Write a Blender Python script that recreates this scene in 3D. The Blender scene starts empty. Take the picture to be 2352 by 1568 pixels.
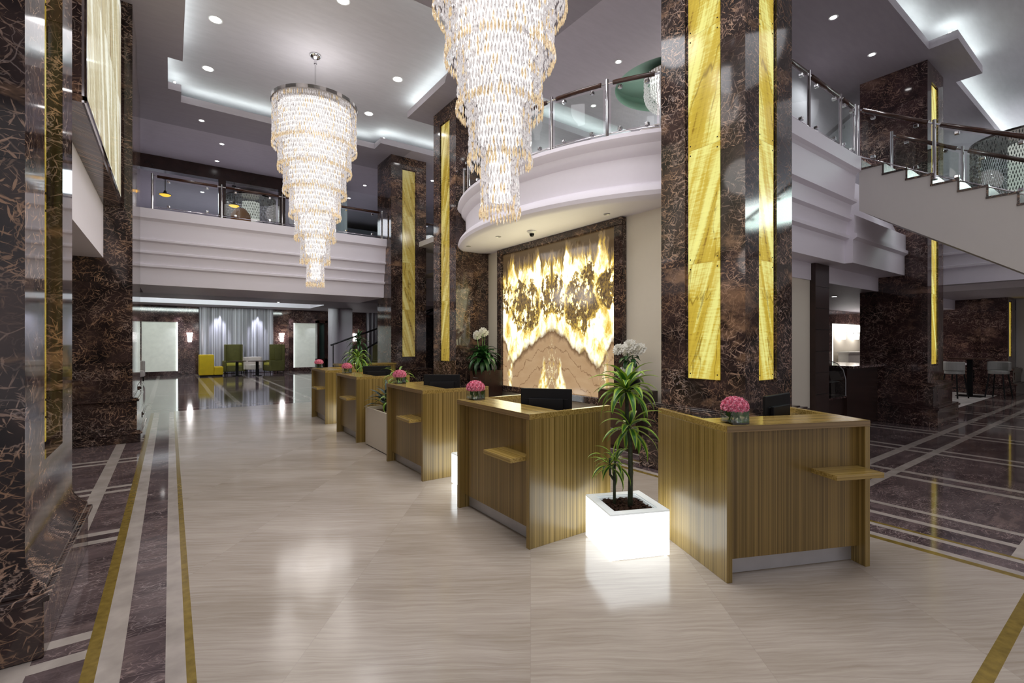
import bpy, math, random
from math import sin, cos, pi, atan, atan2, radians, sqrt
from mathutils import Vector, Matrix
R = random.Random(7)
scene = bpy.context.scene
COL = scene.collection
# ---------------------------------------------------------------- camera
cam_d = bpy.data.cameras.new('camera'); cam = bpy.data.objects.new('camera', cam_d); COL.objects.link(cam)
cam.location = (0, 0, 1.65); cam.rotation_euler = (pi/2, 0, -atan(785/1090))
cam_d.sensor_width = 36; cam_d.lens = 36*1090/2352; cam_d.clip_start = .05; cam_d.clip_end = 200
scene.camera = cam
# ---------------------------------------------------------------- world, exposure
w = bpy.data.worlds.new('world'); scene.world = w; w.use_nodes = True
w.node_tree.nodes['Background'].inputs[0].default_value = (.93, .9, .95, 1)
w.node_tree.nodes['Background'].inputs[1].default_value = .60
vs = scene.view_settings
vs.view_transform = 'Standard'; vs.look = 'None'; vs.gamma = 1; vs.exposure = .06; vs.use_curve_mapping = False
try:
    cy = scene.cycles
    cy.max_bounces = 7; cy.diffuse_bounces = 4; cy.glossy_bounces = 3; cy.transmission_bounces = 3; cy.transparent_max_bounces = 10
    cy.caustics_reflective = False; cy.caustics_refractive = False; cy.use_denoising = True
    cy.sample_clamp_indirect = 4; cy.use_adaptive_sampling = True; cy.adaptive_threshold = .018
except Exception: pass
def light(kind, loc, energy, color=(1, 1, 1), size=.1, size_y=None, aim=None, spot=None, blend=.6, parent=None, name=None):
    d = bpy.data.lights.new(name or kind.lower()+'_light', kind); d.energy = energy; d.color = color
    if kind == 'AREA':
        d.size = size
        if size_y: d.shape = 'RECTANGLE'; d.size_y = size_y
        else: d.shape = 'DISK'
    else: d.shadow_soft_size = size
    if kind == 'SPOT': d.spot_size = radians(spot or 100); d.spot_blend = blend
    o = bpy.data.objects.new(name or kind.lower()+'_light', d); COL.objects.link(o); o.location = loc
    if aim is not None:
        o.rotation_euler = (Vector(aim)-Vector(loc)).to_track_quat('-Z', 'Y').to_euler()
    if parent: o.parent = parent
    return o
COOL = (.97, .95, 1.0)
# ---------------------------------------------------------------- node helpers
def newmat(name):
    m = bpy.data.materials.new(name); m.use_nodes = True; nt = m.node_tree; nt.nodes.clear()
    out = nt.nodes.new('ShaderNodeOutputMaterial'); return m, nt, out
def N(nt, t, props=None, **inp):
    n = nt.nodes.new('ShaderNode'+t)
    for k, v in (props or {}).items(): setattr(n, k, v)
    for k, v in inp.items():
        key = int(k[1:]) if k[0] == 'i' and k[1:].isdigit() else k.replace('_', ' ')
        s = n.inputs[key]
        if isinstance(v, bpy.types.NodeSocket): nt.links.new(v, s)
        else: s.default_value = v
    return n
def M(nt, op, a, b=0.0, c=0.0, clamp=False):
    n = N(nt, 'Math', {'operation': op, 'use_clamp': clamp}, i0=a, i1=b)
    if op in ('MULTIPLY_ADD', 'SMOOTH_MIN', 'COMPARE'):
        if isinstance(c, bpy.types.NodeSocket): nt.links.new(c, n.inputs[2])
        else: n.inputs[2].default_value = c
    return n.outputs[0]
def VM(nt, op, a, b=(0, 0, 0)):
    n = N(nt, 'VectorMath', {'operation': op}, i0=a)
    if isinstance(b, (int, float)): n.inputs['Scale'].default_value = b
    elif isinstance(b, bpy.types.NodeSocket) and b.type == 'VALUE': nt.links.new(b, n.inputs['Scale'] if op == 'SCALE' else n.inputs[1])
    elif isinstance(b, bpy.types.NodeSocket): nt.links.new(b, n.inputs[1])
    else: n.inputs[1].default_value = b
    return n.outputs[0]
def noise(nt, vec, scale, detail=4, rough=.55, dist=0.0):
    return N(nt, 'TexNoise', None, Vector=vec, Scale=scale, Detail=detail, Roughness=rough, Distortion=dist)
def ramp(nt, fac, stops, interp='LINEAR'):
    n = N(nt, 'ValToRGB', None, Fac=fac); cr = n.color_ramp; cr.interpolation = interp
    while len(cr.elements) < len(stops): cr.elements.new(.5)
    for e, (p, c) in zip(cr.elements, stops):
        e.position = p; e.color = (c[0], c[1], c[2], 1) if not isinstance(c, (int, float)) else (c, c, c, 1)
    return n.outputs['Color']
def mixc(nt, f, a, b, mode='MIX'):
    n = nt.nodes.new('ShaderNodeMix'); n.data_type = 'RGBA'; n.blend_type = mode
    for i, v in ((0, f), (6, a), (7, b)):
        if isinstance(v, bpy.types.NodeSocket): nt.links.new(v, n.inputs[i])
        else: n.inputs[i].default_value = v if i == 0 else (v[0], v[1], v[2], 1)
    return n.outputs[2]
def finish(nt, out, color, rough=.5, metal=0.0, emit=None, estr=0.0, spec=.5, bump=None, bstr=.1, bdist=.01, coat=0.0, alpha=None, trans=0.0, ior=1.5):
    b = N(nt, 'BsdfPrincipled')
    def s(k, v):
        if isinstance(v, bpy.types.NodeSocket): nt.links.new(v, b.inputs[k])
        elif isinstance(v, (tuple, list)): b.inputs[k].default_value = (v[0], v[1], v[2], 1)
        else: b.inputs[k].default_value = v
    s('Base Color', color); s('Roughness', rough); s('Metallic', metal); s('Specular IOR Level', spec); s('IOR', ior)
    if coat: s('Coat Weight', coat); s('Coat Roughness', .03)
    if trans: s('Transmission Weight', trans)
    if emit is not None: s('Emission Color', emit); s('Emission Strength', estr)
    if bump is not None:
        bp = N(nt, 'Bump', None, Strength=bstr, Distance=bdist, Height=bump); nt.links.new(bp.outputs[0], b.inputs['Normal'])
    nt.links.new(b.outputs[0], out.inputs[0]); return b
def plain(name, color, rough=.5, metal=0.0, var=.06, scale=6, spec=.5, emit=None, estr=0.0, coat=0.0):
    m, nt, out = newmat(name); pos = N(nt, 'NewGeometry').outputs['Position']
    n = noise(nt, pos, scale, 3)
    c = ramp(nt, n.outputs[0], [(.3, [x*(1-var) for x in color]), (.7, [min(1, x*(1+var)) for x in color])])
    finish(nt, out, c, rough, metal, emit, estr, spec, coat=coat); return m
def emis(name, color, strength):
    m, nt, out = newmat(name); e = N(nt, 'Emission', None, Color=(*color, 1), Strength=strength)
    nt.links.new(e.outputs[0], out.inputs[0]); return m
# ---------------------------------------------------------------- materials
def marble(name, dark=(.013, .010, .010), mid=(.070, .043, .038), vein=(.54, .32, .19), white=(.66, .56, .53), slab=1.3, stretch=(1, 1, 1), amount=1.0, rough=.07, scale=1.0, xslab=0.0, flat=False):
    m, nt, out = newmat(name)
    pos = N(nt, 'NewGeometry').outputs['Position']
    sep = N(nt, 'SeparateXYZ', None, Vector=pos)
    zc = M(nt, 'DIVIDE', sep.outputs[2], slab); zi = M(nt, 'FLOOR', zc)
    if xslab:
        xi = M(nt, 'FLOOR', M(nt, 'DIVIDE', M(nt, 'ADD', sep.outputs[0], .33), xslab)); yi = M(nt, 'FLOOR', M(nt, 'DIVIDE', M(nt, 'ADD', sep.outputs[1], .21), xslab))
        seed = M(nt, 'ADD', M(nt, 'MULTIPLY', xi, 7.3), M(nt, 'ADD', M(nt, 'MULTIPLY', yi, 3.1), zi))
    else: seed = zi
    off = N(nt, 'CombineXYZ', None, X=M(nt, 'MULTIPLY', seed, 3.71), Y=M(nt, 'MULTIPLY', seed, 1.93), Z=M(nt, 'MULTIPLY', seed, .77)).outputs[0]
    if flat: h2 = pos
    else: h2 = N(nt, 'CombineXYZ', None, X=M(nt, 'SUBTRACT', sep.outputs[0], sep.outputs[1]), Y=sep.outputs[2]).outputs[0]
    v = VM(nt, 'SCALE', VM(nt, 'MULTIPLY', VM(nt, 'ADD', h2, off), stretch), scale)
    v1 = VM(nt, 'ADD', v, VM(nt, 'SCALE', VM(nt, 'SUBTRACT', noise(nt, v, 1.4, 3).outputs['Color'], (.5, .5, .5)), .26))
    v2 = VM(nt, 'ADD', v1, VM(nt, 'SCALE', VM(nt, 'SUBTRACT', noise(nt, v1, 9, 3).outputs['Color'], (.5, .5, .5)), .035))
    def streak(ang, sc, th, el, k):
        r = N(nt, 'VectorRotate', {'rotation_type': 'Z_AXIS'}, Vector=v2, Angle=radians(ang)).outputs[0]
        n_ = N(nt, 'TexNoise', {'noise_dimensions': '2D'}, Vector=VM(nt, 'ADD', VM(nt, 'MULTIPLY', r, (sc/el, sc, 1)), (k*7.1, k*3.3, 0)), Scale=1.0, Detail=2.5, Roughness=.6).outputs[0]
        return N(nt, 'MapRange', None, i0=n_, i1=th, i2=th+.06, i3=0.0, i4=1.0).outputs[0]
    st = streak(28, 44, .635, 8, 1)
    for (an, sc, th, el, k) in ((-35, 50, .64, 9, 2), (72, 46, .65, 7, 3), (-68, 54, .65, 8, 4), (5, 40, .65, 8, 5)):
        st = M(nt, 'MAXIMUM', st, streak(an, sc, th, el, k))
    vo = N(nt, 'TexVoronoi', {'feature': 'DISTANCE_TO_EDGE', 'voronoi_dimensions': '2D'}, Vector=v2, Scale=3.0, Randomness=1.0).outputs['Distance']
    b = N(nt, 'MapRange', None, i0=vo, i1=0.0, i2=.015, i3=1.0, i4=0.0).outputs[0]
    na = noise(nt, v1, 1.9, 5, .6).outputs[0]
    a = N(nt, 'MapRange', None, i0=M(nt, 'ABSOLUTE', M(nt, 'SUBTRACT', na, .5)), i1=0.0, i2=.007, i3=1.0, i4=0.0).outputs[0]
    mk = ramp(nt, noise(nt, v, 1.5, 3).outputs[0], [(.38, .12), (.60, 1.0)])
    mk2 = ramp(nt, noise(nt, VM(nt, 'ADD', v, (9, 4, 0)), 2.2, 3).outputs[0], [(.42, 0.0), (.62, 1.0)])
    base = mixc(nt, ramp(nt, noise(nt, v1, 2.3, 5).outputs[0], [(.35, 0.0), (.72, 1.0)]), dark, mid)
    blot = ramp(nt, noise(nt, VM(nt, 'MULTIPLY', v1, (1, 2.0, 1)), .9, 6, .65).outputs[0], [(.58, 0.0), (.67, .7)])
    base = mixc(nt, blot, base, [x*.6 for x in vein])
    vc = mixc(nt, ramp(nt, noise(nt, v, 1.3, 2).outputs[0], [(.4, 0.0), (.6, .8)]), vein, white)
    col = mixc(nt, M(nt, 'MULTIPLY', M(nt, 'MULTIPLY', st, mk), .72*amount), base, mixc(nt, .5, vein, vc))
    col = mixc(nt, M(nt, 'MULTIPLY', M(nt, 'MULTIPLY', b, mk2), .38*amount), col, vc)
    col = mixc(nt, M(nt, 'MULTIPLY', M(nt, 'MULTIPLY', a, mk), .55*amount), col, vc)
    fr = M(nt, 'FRACT', zc); jl = 0.0 if flat else M(nt, 'LESS_THAN', fr, .0035)
    col = mixc(nt, jl, col, (.004, .003, .003))
    finish(nt, out, col, rough, spec=.5, coat=0)
    return m
MARB = marble('dark_emperador_marble')
MARBR = marble('red_brown_marble', (.022, .012, .013), (.085, .045, .044), (.46, .27, .20), (.60, .48, .45), amount=1.1)
MSTAIR = marble('stair_marble', rough=.28)
MFLOOR = marble('dark_marble_paving', (.055, .040, .043), (.17, .125, .125), (.40, .29, .27), (.58, .50, .49), slab=50, stretch=(1, 1.9, 1), rough=.07, amount=.8, xslab=1.2, flat=True)
def beige_floor():
    m, nt, out = newmat('beige_marble_floor'); pos = N(nt, 'NewGeometry').outputs['Position']
    r = N(nt, 'VectorRotate', {'rotation_type': 'Z_AXIS'}, Vector=pos, Angle=radians(38)).outputs[0]
    s = N(nt, 'SeparateXYZ', None, Vector=r)
    tx = M(nt, 'DIVIDE', s.outputs[0], 1.2); ty = M(nt, 'DIVIDE', s.outputs[1], 1.2)
    sd = M(nt, 'ADD', M(nt, 'MULTIPLY', M(nt, 'FLOOR', tx), 3.3), M(nt, 'MULTIPLY', M(nt, 'FLOOR', ty), 5.7))
    off = N(nt, 'CombineXYZ', None, X=sd, Y=M(nt, 'MULTIPLY', sd, 1.7)).outputs[0]
    q = N(nt, 'VectorRotate', {'rotation_type': 'Z_AXIS'}, Vector=pos, Angle=radians(33)).outputs[0]
    v = VM(nt, 'ADD', q, off)
    w1 = VM(nt, 'SCALE', VM(nt, 'SUBTRACT', noise(nt, v, 1.2, 3).outputs['Color'], (.5, .5, .5)), .13); v = VM(nt, 'ADD', v, w1)
    v = VM(nt, 'ADD', v, VM(nt, 'SCALE', VM(nt, 'SUBTRACT', noise(nt, v, 5, 3).outputs['Color'], (.5, .5, .5)), .022))
    a = noise(nt, VM(nt, 'MULTIPLY', v, (1.8, 42, 1)), 1.0, 7, .66).outputs[0]
    b = noise(nt, VM(nt, 'MULTIPLY', v, (.5, 2.2, 1)), 1.0, 4).outputs[0]
    f = M(nt, 'ADD', M(nt, 'MULTIPLY', a, .6), M(nt, 'MULTIPLY', b, .5))
    col = ramp(nt, f, [(.40, (.31, .255, .20)), (.52, (.42, .36, .30)), (.66, (.54, .475, .41))])
    wn = N(nt, 'TexWhiteNoise', {'noise_dimensions': '1D'}, W=sd).outputs[0]
    col = mixc(nt, .28, col, mixc(nt, wn, (.48, .42, .36), (.40, .345, .29)), 'MIX')
    e = M(nt, 'MINIMUM', M(nt, 'MINIMUM', M(nt, 'FRACT', tx), M(nt, 'SUBTRACT', 1.0, M(nt, 'FRACT', tx))), M(nt, 'MINIMUM', M(nt, 'FRACT', ty), M(nt, 'SUBTRACT', 1.0, M(nt, 'FRACT', ty))))
    col = mixc(nt, M(nt, 'MULTIPLY', M(nt, 'LESS_THAN', e, .002), .25), col, (.3, .25, .22))
    finish(nt, out, col, ramp(nt, b, [(.3, .11), (.7, .19)]), spec=.5); return m
BEIGE = beige_floor()
STRIPE = plain('cream_marble_inlay', (.44, .39, .35), .09, var=.18, scale=5)
GOLD = plain('gold_mosaic_inlay', (.30, .21, .045), .16, metal=.3, var=.25, scale=18)
CARPET = plain('pale_mottled_carpet', (.40, .38, .37), .8, var=.3, scale=3)
def paint(name, c, rough=.6, streak=True):
    m, nt, out = newmat(name); pos = N(nt, 'NewGeometry').outputs['Position']
    n = noise(nt, VM(nt, 'MULTIPLY', pos, (2, 9, 9)), 1.5, 5)
    col = ramp(nt, n.outputs[0], [(.35, [x*.965 for x in c]), (.65, [min(1, x*1.03) for x in c])]) if streak else ramp(nt, n.outputs[0], [(.3, [x*.985 for x in c]), (.7, c)])
    finish(nt, out, col, rough, spec=.3); return m
CEILG = paint('grey_ceiling_plaster', (.33, .30, .325)); CEILL = paint('light_grey_ceiling_plaster', (.50, .46, .50))
TRAY = paint('pearl_ceiling_plaster', (.56, .54, .57)); WHITE = paint('white_plaster', (.84, .80, .87), .5, False)
CREAM = paint('cream_plaster', (.78, .72, .60), .5, False); STUCCO = paint('warm_white_plaster', (.66, .63, .60), .55, False)
COVETINT = paint('cove_tinted_plaster', (.30, .46, .37), .5, False)  # green from the cove light and balcony glass put into the recess colour
DARKWOOD = plain('dark_stained_wood', (.030, .013, .010), .25, var=.3, scale=3)
BROWNW = plain('brown_cabinet_laminate', (.060, .028, .018), .3, var=.25, scale=3)
def bamboo(name, stretch, c0=(.155, .100, .022), c1=(.40, .275, .090), rough=.28, edge=False, bst=.05):
    m, nt, out = newmat(name); v = N(nt, 'TexCoord').outputs['Object']
    a = noise(nt, VM(nt, 'MULTIPLY', v, stretch), 1.0, 3, .7).outputs[0]
    b = noise(nt, VM(nt, 'MULTIPLY', v, [s*.22 for s in stretch]), 1.0, 2).outputs[0]
    cc = N(nt, 'TexWhiteNoise', {'noise_dimensions': '3D'}, Vector=VM(nt, 'FLOOR', VM(nt, 'MULTIPLY', v, [s*.9 if s > 5 else .001 for s in stretch]))).outputs[0]
    f = M(nt, 'ADD', M(nt, 'MULTIPLY', a, .5), M(nt, 'ADD', M(nt, 'MULTIPLY', b, .12), M(nt, 'MULTIPLY', cc, .36)))
    col = ramp(nt, f, [(.32, c0), (.72, c1)])
    finish(nt, out, col, rough, spec=.5, bump=a if bst else None, bstr=.05); return m
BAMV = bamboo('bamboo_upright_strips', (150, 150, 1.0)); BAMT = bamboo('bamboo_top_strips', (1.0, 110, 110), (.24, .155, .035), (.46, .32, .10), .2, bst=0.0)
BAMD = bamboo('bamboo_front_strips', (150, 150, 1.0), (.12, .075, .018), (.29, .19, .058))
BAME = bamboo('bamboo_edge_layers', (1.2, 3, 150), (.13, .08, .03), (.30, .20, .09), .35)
STEEL = plain('brushed_steel', (.62, .62, .64), .3, 1.0, var=.05); CHROME = plain('polished_chrome', (.75, .74, .76), .08, 1.0, var=.02)
ALU = plain('satin_aluminium_plate', (.50, .49, .50), .38, .6, var=.05)
BRONZE = plain('dark_nickel_frame', (.16, .14, .13), .2, 1.0)
BLACK = plain('black_plastic', (.004, .004, .005), .4, var=.2, spec=.25); BLACKM = plain('black_metal', (.006, .006, .007), .4, .0, spec=.3)
SCREEN = plain('monitor_glass', (.01, .01, .012), .1)
RAILW = plain('walnut_handrail', (.055, .022, .014), .25, var=.3)
def glass(name, tint=(.80, .88, .85), refl=1.0):
    m, nt, out = newmat(name)
    t = N(nt, 'BsdfTransparent', None, Color=(*tint, 1)); g = N(nt, 'BsdfGlossy', None, Color=(1, 1, 1, 1), Roughness=.02)
    fz = N(nt, 'Fresnel', None, IOR=1.45); f = M(nt, 'MULTIPLY', fz.outputs[0], refl, clamp=True)
    mx = N(nt, 'MixShader', None, i0=f, i1=t.outputs[0], i2=g.outputs[0]); nt.links.new(mx.outputs[0], out.inputs[0]); return m
GLASS = glass('clear_glass_pane'); VASEG = glass('clear_vase_glass', (.95, .97, .97), 1.6); WATER = glass('water', (.9, .95, .95), .7)
def onyx_strip(name, st, tone=(1.0, .72, .10), dark=(.42, .26, .03), lite=(1.0, .92, .45)):
    m, nt, out = newmat(name); pos = N(nt, 'NewGeometry').outputs['Position']; s = N(nt, 'SeparateXYZ', None, Vector=pos)
    zi = M(nt, 'FLOOR', M(nt, 'DIVIDE', M(nt, 'ADD', s.outputs[2], .23), 1.42)); zf = M(nt, 'FRACT', M(nt, 'DIVIDE', M(nt, 'ADD', s.outputs[2], .23), 1.42))
    h = M(nt, 'ADD', s.outputs[0], s.outputs[1])
    v = N(nt, 'CombineXYZ', None, X=M(nt, 'ADD', M(nt, 'MULTIPLY', h, 1.5), M(nt, 'MULTIPLY', s.outputs[2], .42)), Y=M(nt, 'MULTIPLY', s.outputs[2], .22), Z=M(nt, 'MULTIPLY', zi, 2.37)).outputs[0]
    big = noise(nt, v, 2.1, 3, .5, .5).outputs[0]
    wv = noise(nt, VM(nt, 'MULTIPLY', v, (5, 1.4, 1)), 2.0, 4, .6).outputs[0]
    fine = noise(nt, N(nt, 'CombineXYZ', None, X=M(nt, 'MULTIPLY', h, 3), Y=M(nt, 'MULTIPLY', s.outputs[2], 22)).outputs[0], 2, 4).outputs[0]
    f = M(nt, 'ADD', M(nt, 'MULTIPLY', wv, .35), M(nt, 'ADD', M(nt, 'MULTIPLY', fine, .16), M(nt, 'MULTIPLY', big, .50)))
    c = ramp(nt, f, [(.385, dark), (.43, [a*.75+b*.25 for a, b in zip(tone, dark)]), (.50, tone), (.57, lite), (.66, [min(1, q*1.12) for q in lite])])
    vn = N(nt, 'MapRange', None, i0=M(nt, 'ABSOLUTE', M(nt, 'SUBTRACT', big, .5)), i1=0.0, i2=.010, i3=.7, i4=0.0).outputs[0]
    c = mixc(nt, vn, c, [x*.7 for x in dark]); c = mixc(nt, M(nt, 'MULTIPLY', M(nt, 'LESS_THAN', zf, .004), .5), c, dark)
    finish(nt, out, mixc(nt, .75, c, (0, 0, 0)), .12, emit=c, estr=st); return m
ONYX = onyx_strip('backlit_yellow_onyx', .92, (.55, .40, .05), (.24, .14, .012), (.74, .70, .22))
ONYXD = onyx_strip('dim_amber_onyx', .42, (.50, .36, .08), (.20, .12, .025), (.66, .55, .20))
ONYXG = onyx_strip('gold_onyx_inlay', .62, (.52, .37, .05), (.19, .11, .01), (.74, .62, .20))
ONYXP = onyx_strip('pale_backlit_onyx', .85, (.60, .54, .34), (.30, .22, .11), (.86, .86, .72))
# ---------------------------------------------------------------- geometry builder
class MB:
    def __init__(s): s.v = []; s.f = []; s.m = []; s.xf = None
    def add(s, vs, fs, mi=0):
        o = len(s.v)
        if s.xf is not None: vs = [s.xf @ Vector(p) for p in vs]
        s.v += [tuple(p) for p in vs]; s.f += [tuple(i+o for i in f) for f in fs]; s.m += [mi]*len(fs); return s
    def box(s, x0, y0, z0, x1, y1, z1, mi=0):
        return s.add([(x0, y0, z0), (x1, y0, z0), (x1, y1, z0), (x0, y1, z0), (x0, y0, z1), (x1, y0, z1), (x1, y1, z1), (x0, y1, z1)],
                     [(3, 2, 1, 0), (4, 5, 6, 7), (0, 1, 5, 4), (1, 2, 6, 5), (2, 3, 7, 6), (3, 0, 4, 7)], mi)
    def quad(s, a, b, c, d, mi=0): return s.add([a, b, c, d], [(0, 1, 2, 3)], mi)
    def prism(s, poly, z0, z1, mi=0):
        n = len(poly)
        return s.add([(x, y, z0) for x, y in poly]+[(x, y, z1) for x, y in poly],
                     [tuple(range(n-1, -1, -1)), tuple(range(n, 2*n))]+[(i, (i+1) % n, n+(i+1) % n, n+i) for i in range(n)], mi)
    def extrude(s, poly, a, b, mi=0):     # poly = 3-D points, swept from offset a to offset b
        n = len(poly); a = Vector(a); b = Vector(b)
        return s.add([Vector(p)+a for p in poly]+[Vector(p)+b for p in poly],
                     [tuple(range(n-1, -1, -1)), tuple(range(n, 2*n))]+[(i, (i+1) % n, n+(i+1) % n, n+i) for i in range(n)], mi)
    def lathe(s, prof, c=(0, 0, 0), n=24, a0=0, a1=2*pi, mi=0, cap=False):
        full = abs(a1-a0-2*pi) < 1e-6; k = n if full else n+1; vs = []
        for i in range(k):
            a = a0+(a1-a0)*i/n
            vs += [(c[0]+r*cos(a), c[1]+r*sin(a), c[2]+z) for r, z in prof]
        p = len(prof); fs = []
        for i in range(n):
            j = (i+1) % k
            fs += [(i*p+q, j*p+q, j*p+q+1, i*p+q+1) for q in range(p-1)]
        if cap and full:
            fs.append(tuple(i*p for i in range(k))[::-1]); fs.append(tuple(i*p+p-1 for i in range(k)))
        return s.add(vs, fs, mi)
    def tube(s, pts, r, n=8, mi=0):
        pts = [Vector(p) for p in pts]; rs = r if isinstance(r, (list, tuple)) else [r]*len(pts); vs = []
        up = None
        for i, p in enumerate(pts):
            t = (pts[min(i+1, len(pts)-1)]-pts[max(i-1, 0)]).normalized()
            if up is None: up = Vector((0, 0, 1)) if abs(t.z) < .9 else Vector((1, 0, 0))
            a = t.cross(up).normalized(); b = a.cross(t).normalized(); up = b
            vs += [p+(a*cos(2*pi*k/n)+b*sin(2*pi*k/n))*rs[i] for k in range(n)]
        fs = [(i*n+k, i*n+(k+1) % n, (i+1)*n+(k+1) % n, (i+1)*n+k) for i in range(len(pts)-1) for k in range(n)]
        fs += [tuple(range(n-1, -1, -1)), tuple((len(pts)-1)*n+k for k in range(n))]
        return s.add(vs, fs, mi)
    def cyl(s, c, r, z0, z1, n=16, mi=0): return s.tube([(c[0], c[1], z0), (c[0], c[1], z1)], r, n, mi)
def link(name, mb, mats, parent=None, smooth=False, bevel=0.0, off=(0, 0, 0)):
    me = bpy.data.meshes.new(name); o3 = Vector(off)
    me.from_pydata([tuple(Vector(p)-o3) for p in mb.v], [], mb.f)
    mats = mats if isinstance(mats, (list, tuple)) else [mats]
    for m in mats: me.materials.append(m)
    me.polygons.foreach_set('material_index', mb.m)
    if smooth: me.polygons.foreach_set('use_smooth', [True]*len(me.polygons))
    me.update()
    o = bpy.data.objects.new(name, me); COL.objects.link(o)
    if parent: o.parent = parent
    elif off != (0, 0, 0): o.location = off
    if bevel:
        b = o.modifiers.new('bevel', 'BEVEL'); b.width = bevel; b.segments = 2; b.limit_method = 'ANGLE'
    return o
def tag(o, label, cat, group=None, kind=None):
    o['label'] = label; o['category'] = cat
    if group: o['group'] = group
    if kind: o['kind'] = kind
    return o
def thing(name, label, cat, loc=(0, 0, 0), rz=0, group=None):
    o = bpy.data.objects.new(name, None); o.empty_display_size = .1; COL.objects.link(o); o.location = loc; o.rotation_euler = (0, 0, rz)
    return tag(o, label, cat, group)
def struct(name, mb, mats, smooth=False):
    o = link(name, mb, mats, smooth=smooth); o['kind'] = 'structure'; return o
def dup(root, loc, rz=0, label=None, group=None, scale=None):
    r = root.copy(); COL.objects.link(r); r.location = loc; r.rotation_euler = (0, 0, rz)
    if scale: r.scale = (scale,)*3
    if label: r['label'] = label
    if group: r['group'] = group
    for ch in list(root.children):
        c = ch.copy(); COL.objects.link(c); c.parent = r
        for g in ch.children:
            d = g.copy(); COL.objects.link(d); d.parent = c
    return r
# ================================================================= FLOOR
FX0, FX1, FY0, FY1 = -8, 31, -9, 29
def floor_mat(x, y):   # 0 beige 1 dark 2 stripe 3 gold 4 carpet
    def inr(v, a, b): return a <= v < b
    if x > 13.3 and 3.1 < y < 6.5: return 4
    if -.36 <= x < 4.87 and y < 13.75:
        if x < -.30: return 3
        if x < -.20: return 2
        if x < -.02: return 1
        if x < .065: return 2
        if x < .105: return 3
        if x >= 4.80: return 3
        if inr(y, .50, .565) and x > .105: return 3
        return 0
    if x < -.36 and y < 13.75:
        if inr(x, -.70, -.58): return 2
        for a in (3.3, 5.13, 6.75, 8.35, 9.95, 11.6):
            if inr(y, a, a+.09) or inr(y, a+.21, a+.30): return 2
        return 1
    if y >= 13.75:
        if inr(y, 13.75, 13.84) or inr(y, 14.2, 14.26): return 2 if y > 14 else 1
        for a in (-.5, .98, 1.42, 2.85, 3.25, 4.85, 5.3, 6.9, 7.4):
            if inr(x, a, a+.12) and y > 14.2: return 2
        for a in (18.0, 22.0, 26.4):
            if inr(y, a, a+.12): return 2
        return 1
    if x >= 4.87:
        if y < .55 and x < 9: return 0 if x < 4.9 else (2 if inr(x, 4.87, 4.95) else (0 if x < 4.95 else (1 if y > -99 and x > 9 else 0)))
        if x < 4.95: return 2
        if x < 5.14: return 1
        if x < 5.21: return 2
        if x < 5.255: return 3
        if inr(y, .55, .72): return 2
        if inr(x, 5.50, 5.585) or inr(x, 5.86, 5.94): return 2
        for a in (7.2, 9.05, 11.0, 12.9, 14.8, 16.7, 18.6):
            if inr(x, a, a+.11) or inr(x, a+.32, a+.43): 
                return 2
        if inr(y, 2.36, 2.47) or inr(y, 2.0, 2.10): return 2
        return 1
    return 0
xs = sorted({FX0, FX1, -.36, -.30, -.20, -.02, .065, .105, 4.80, 4.87, 4.95, 5.14, 5.21, 5.255, 5.5, 5.585, 5.86, 5.94, -.70, -.58, 13.3, 9.0} |
            {a+d for a in (7.2, 9.05, 11.0, 12.9, 14.8, 16.7, 18.6) for d in (0, .11, .32, .43)} | {a+d for a in (-.5, .98, 1.42, 2.85, 3.25, 4.85, 5.3, 6.9, 7.4) for d in (0, .12)})
ys = sorted({FY0, FY1, .50, .55, .565, .72, 2.0, 2.1, 2.36, 2.47, 3.1, 6.5, 13.75, 13.84, 14.2, 14.26} |
            {a+d for a in (3.3, 5.13, 6.75, 8.35, 9.95, 11.6) for d in (0, .09, .21, .30)} | {a+d for a in (18.0, 22.0, 26.4) for d in (0, .12)})
mb = MB()
for i in range(len(xs)-1):
    for j in range(len(ys)-1):
        x0, x1, y0, y1 = xs[i], xs[i+1], ys[j], ys[j+1]
        mb.quad((x0, y0, 0), (x1, y0, 0), (x1, y1, 0), (x0, y1, 0), floor_mat((x0+x1)/2, (y0+y1)/2))
struct('floor', mb, [BEIGE, MFLOOR, STRIPE, GOLD, CARPET])
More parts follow.
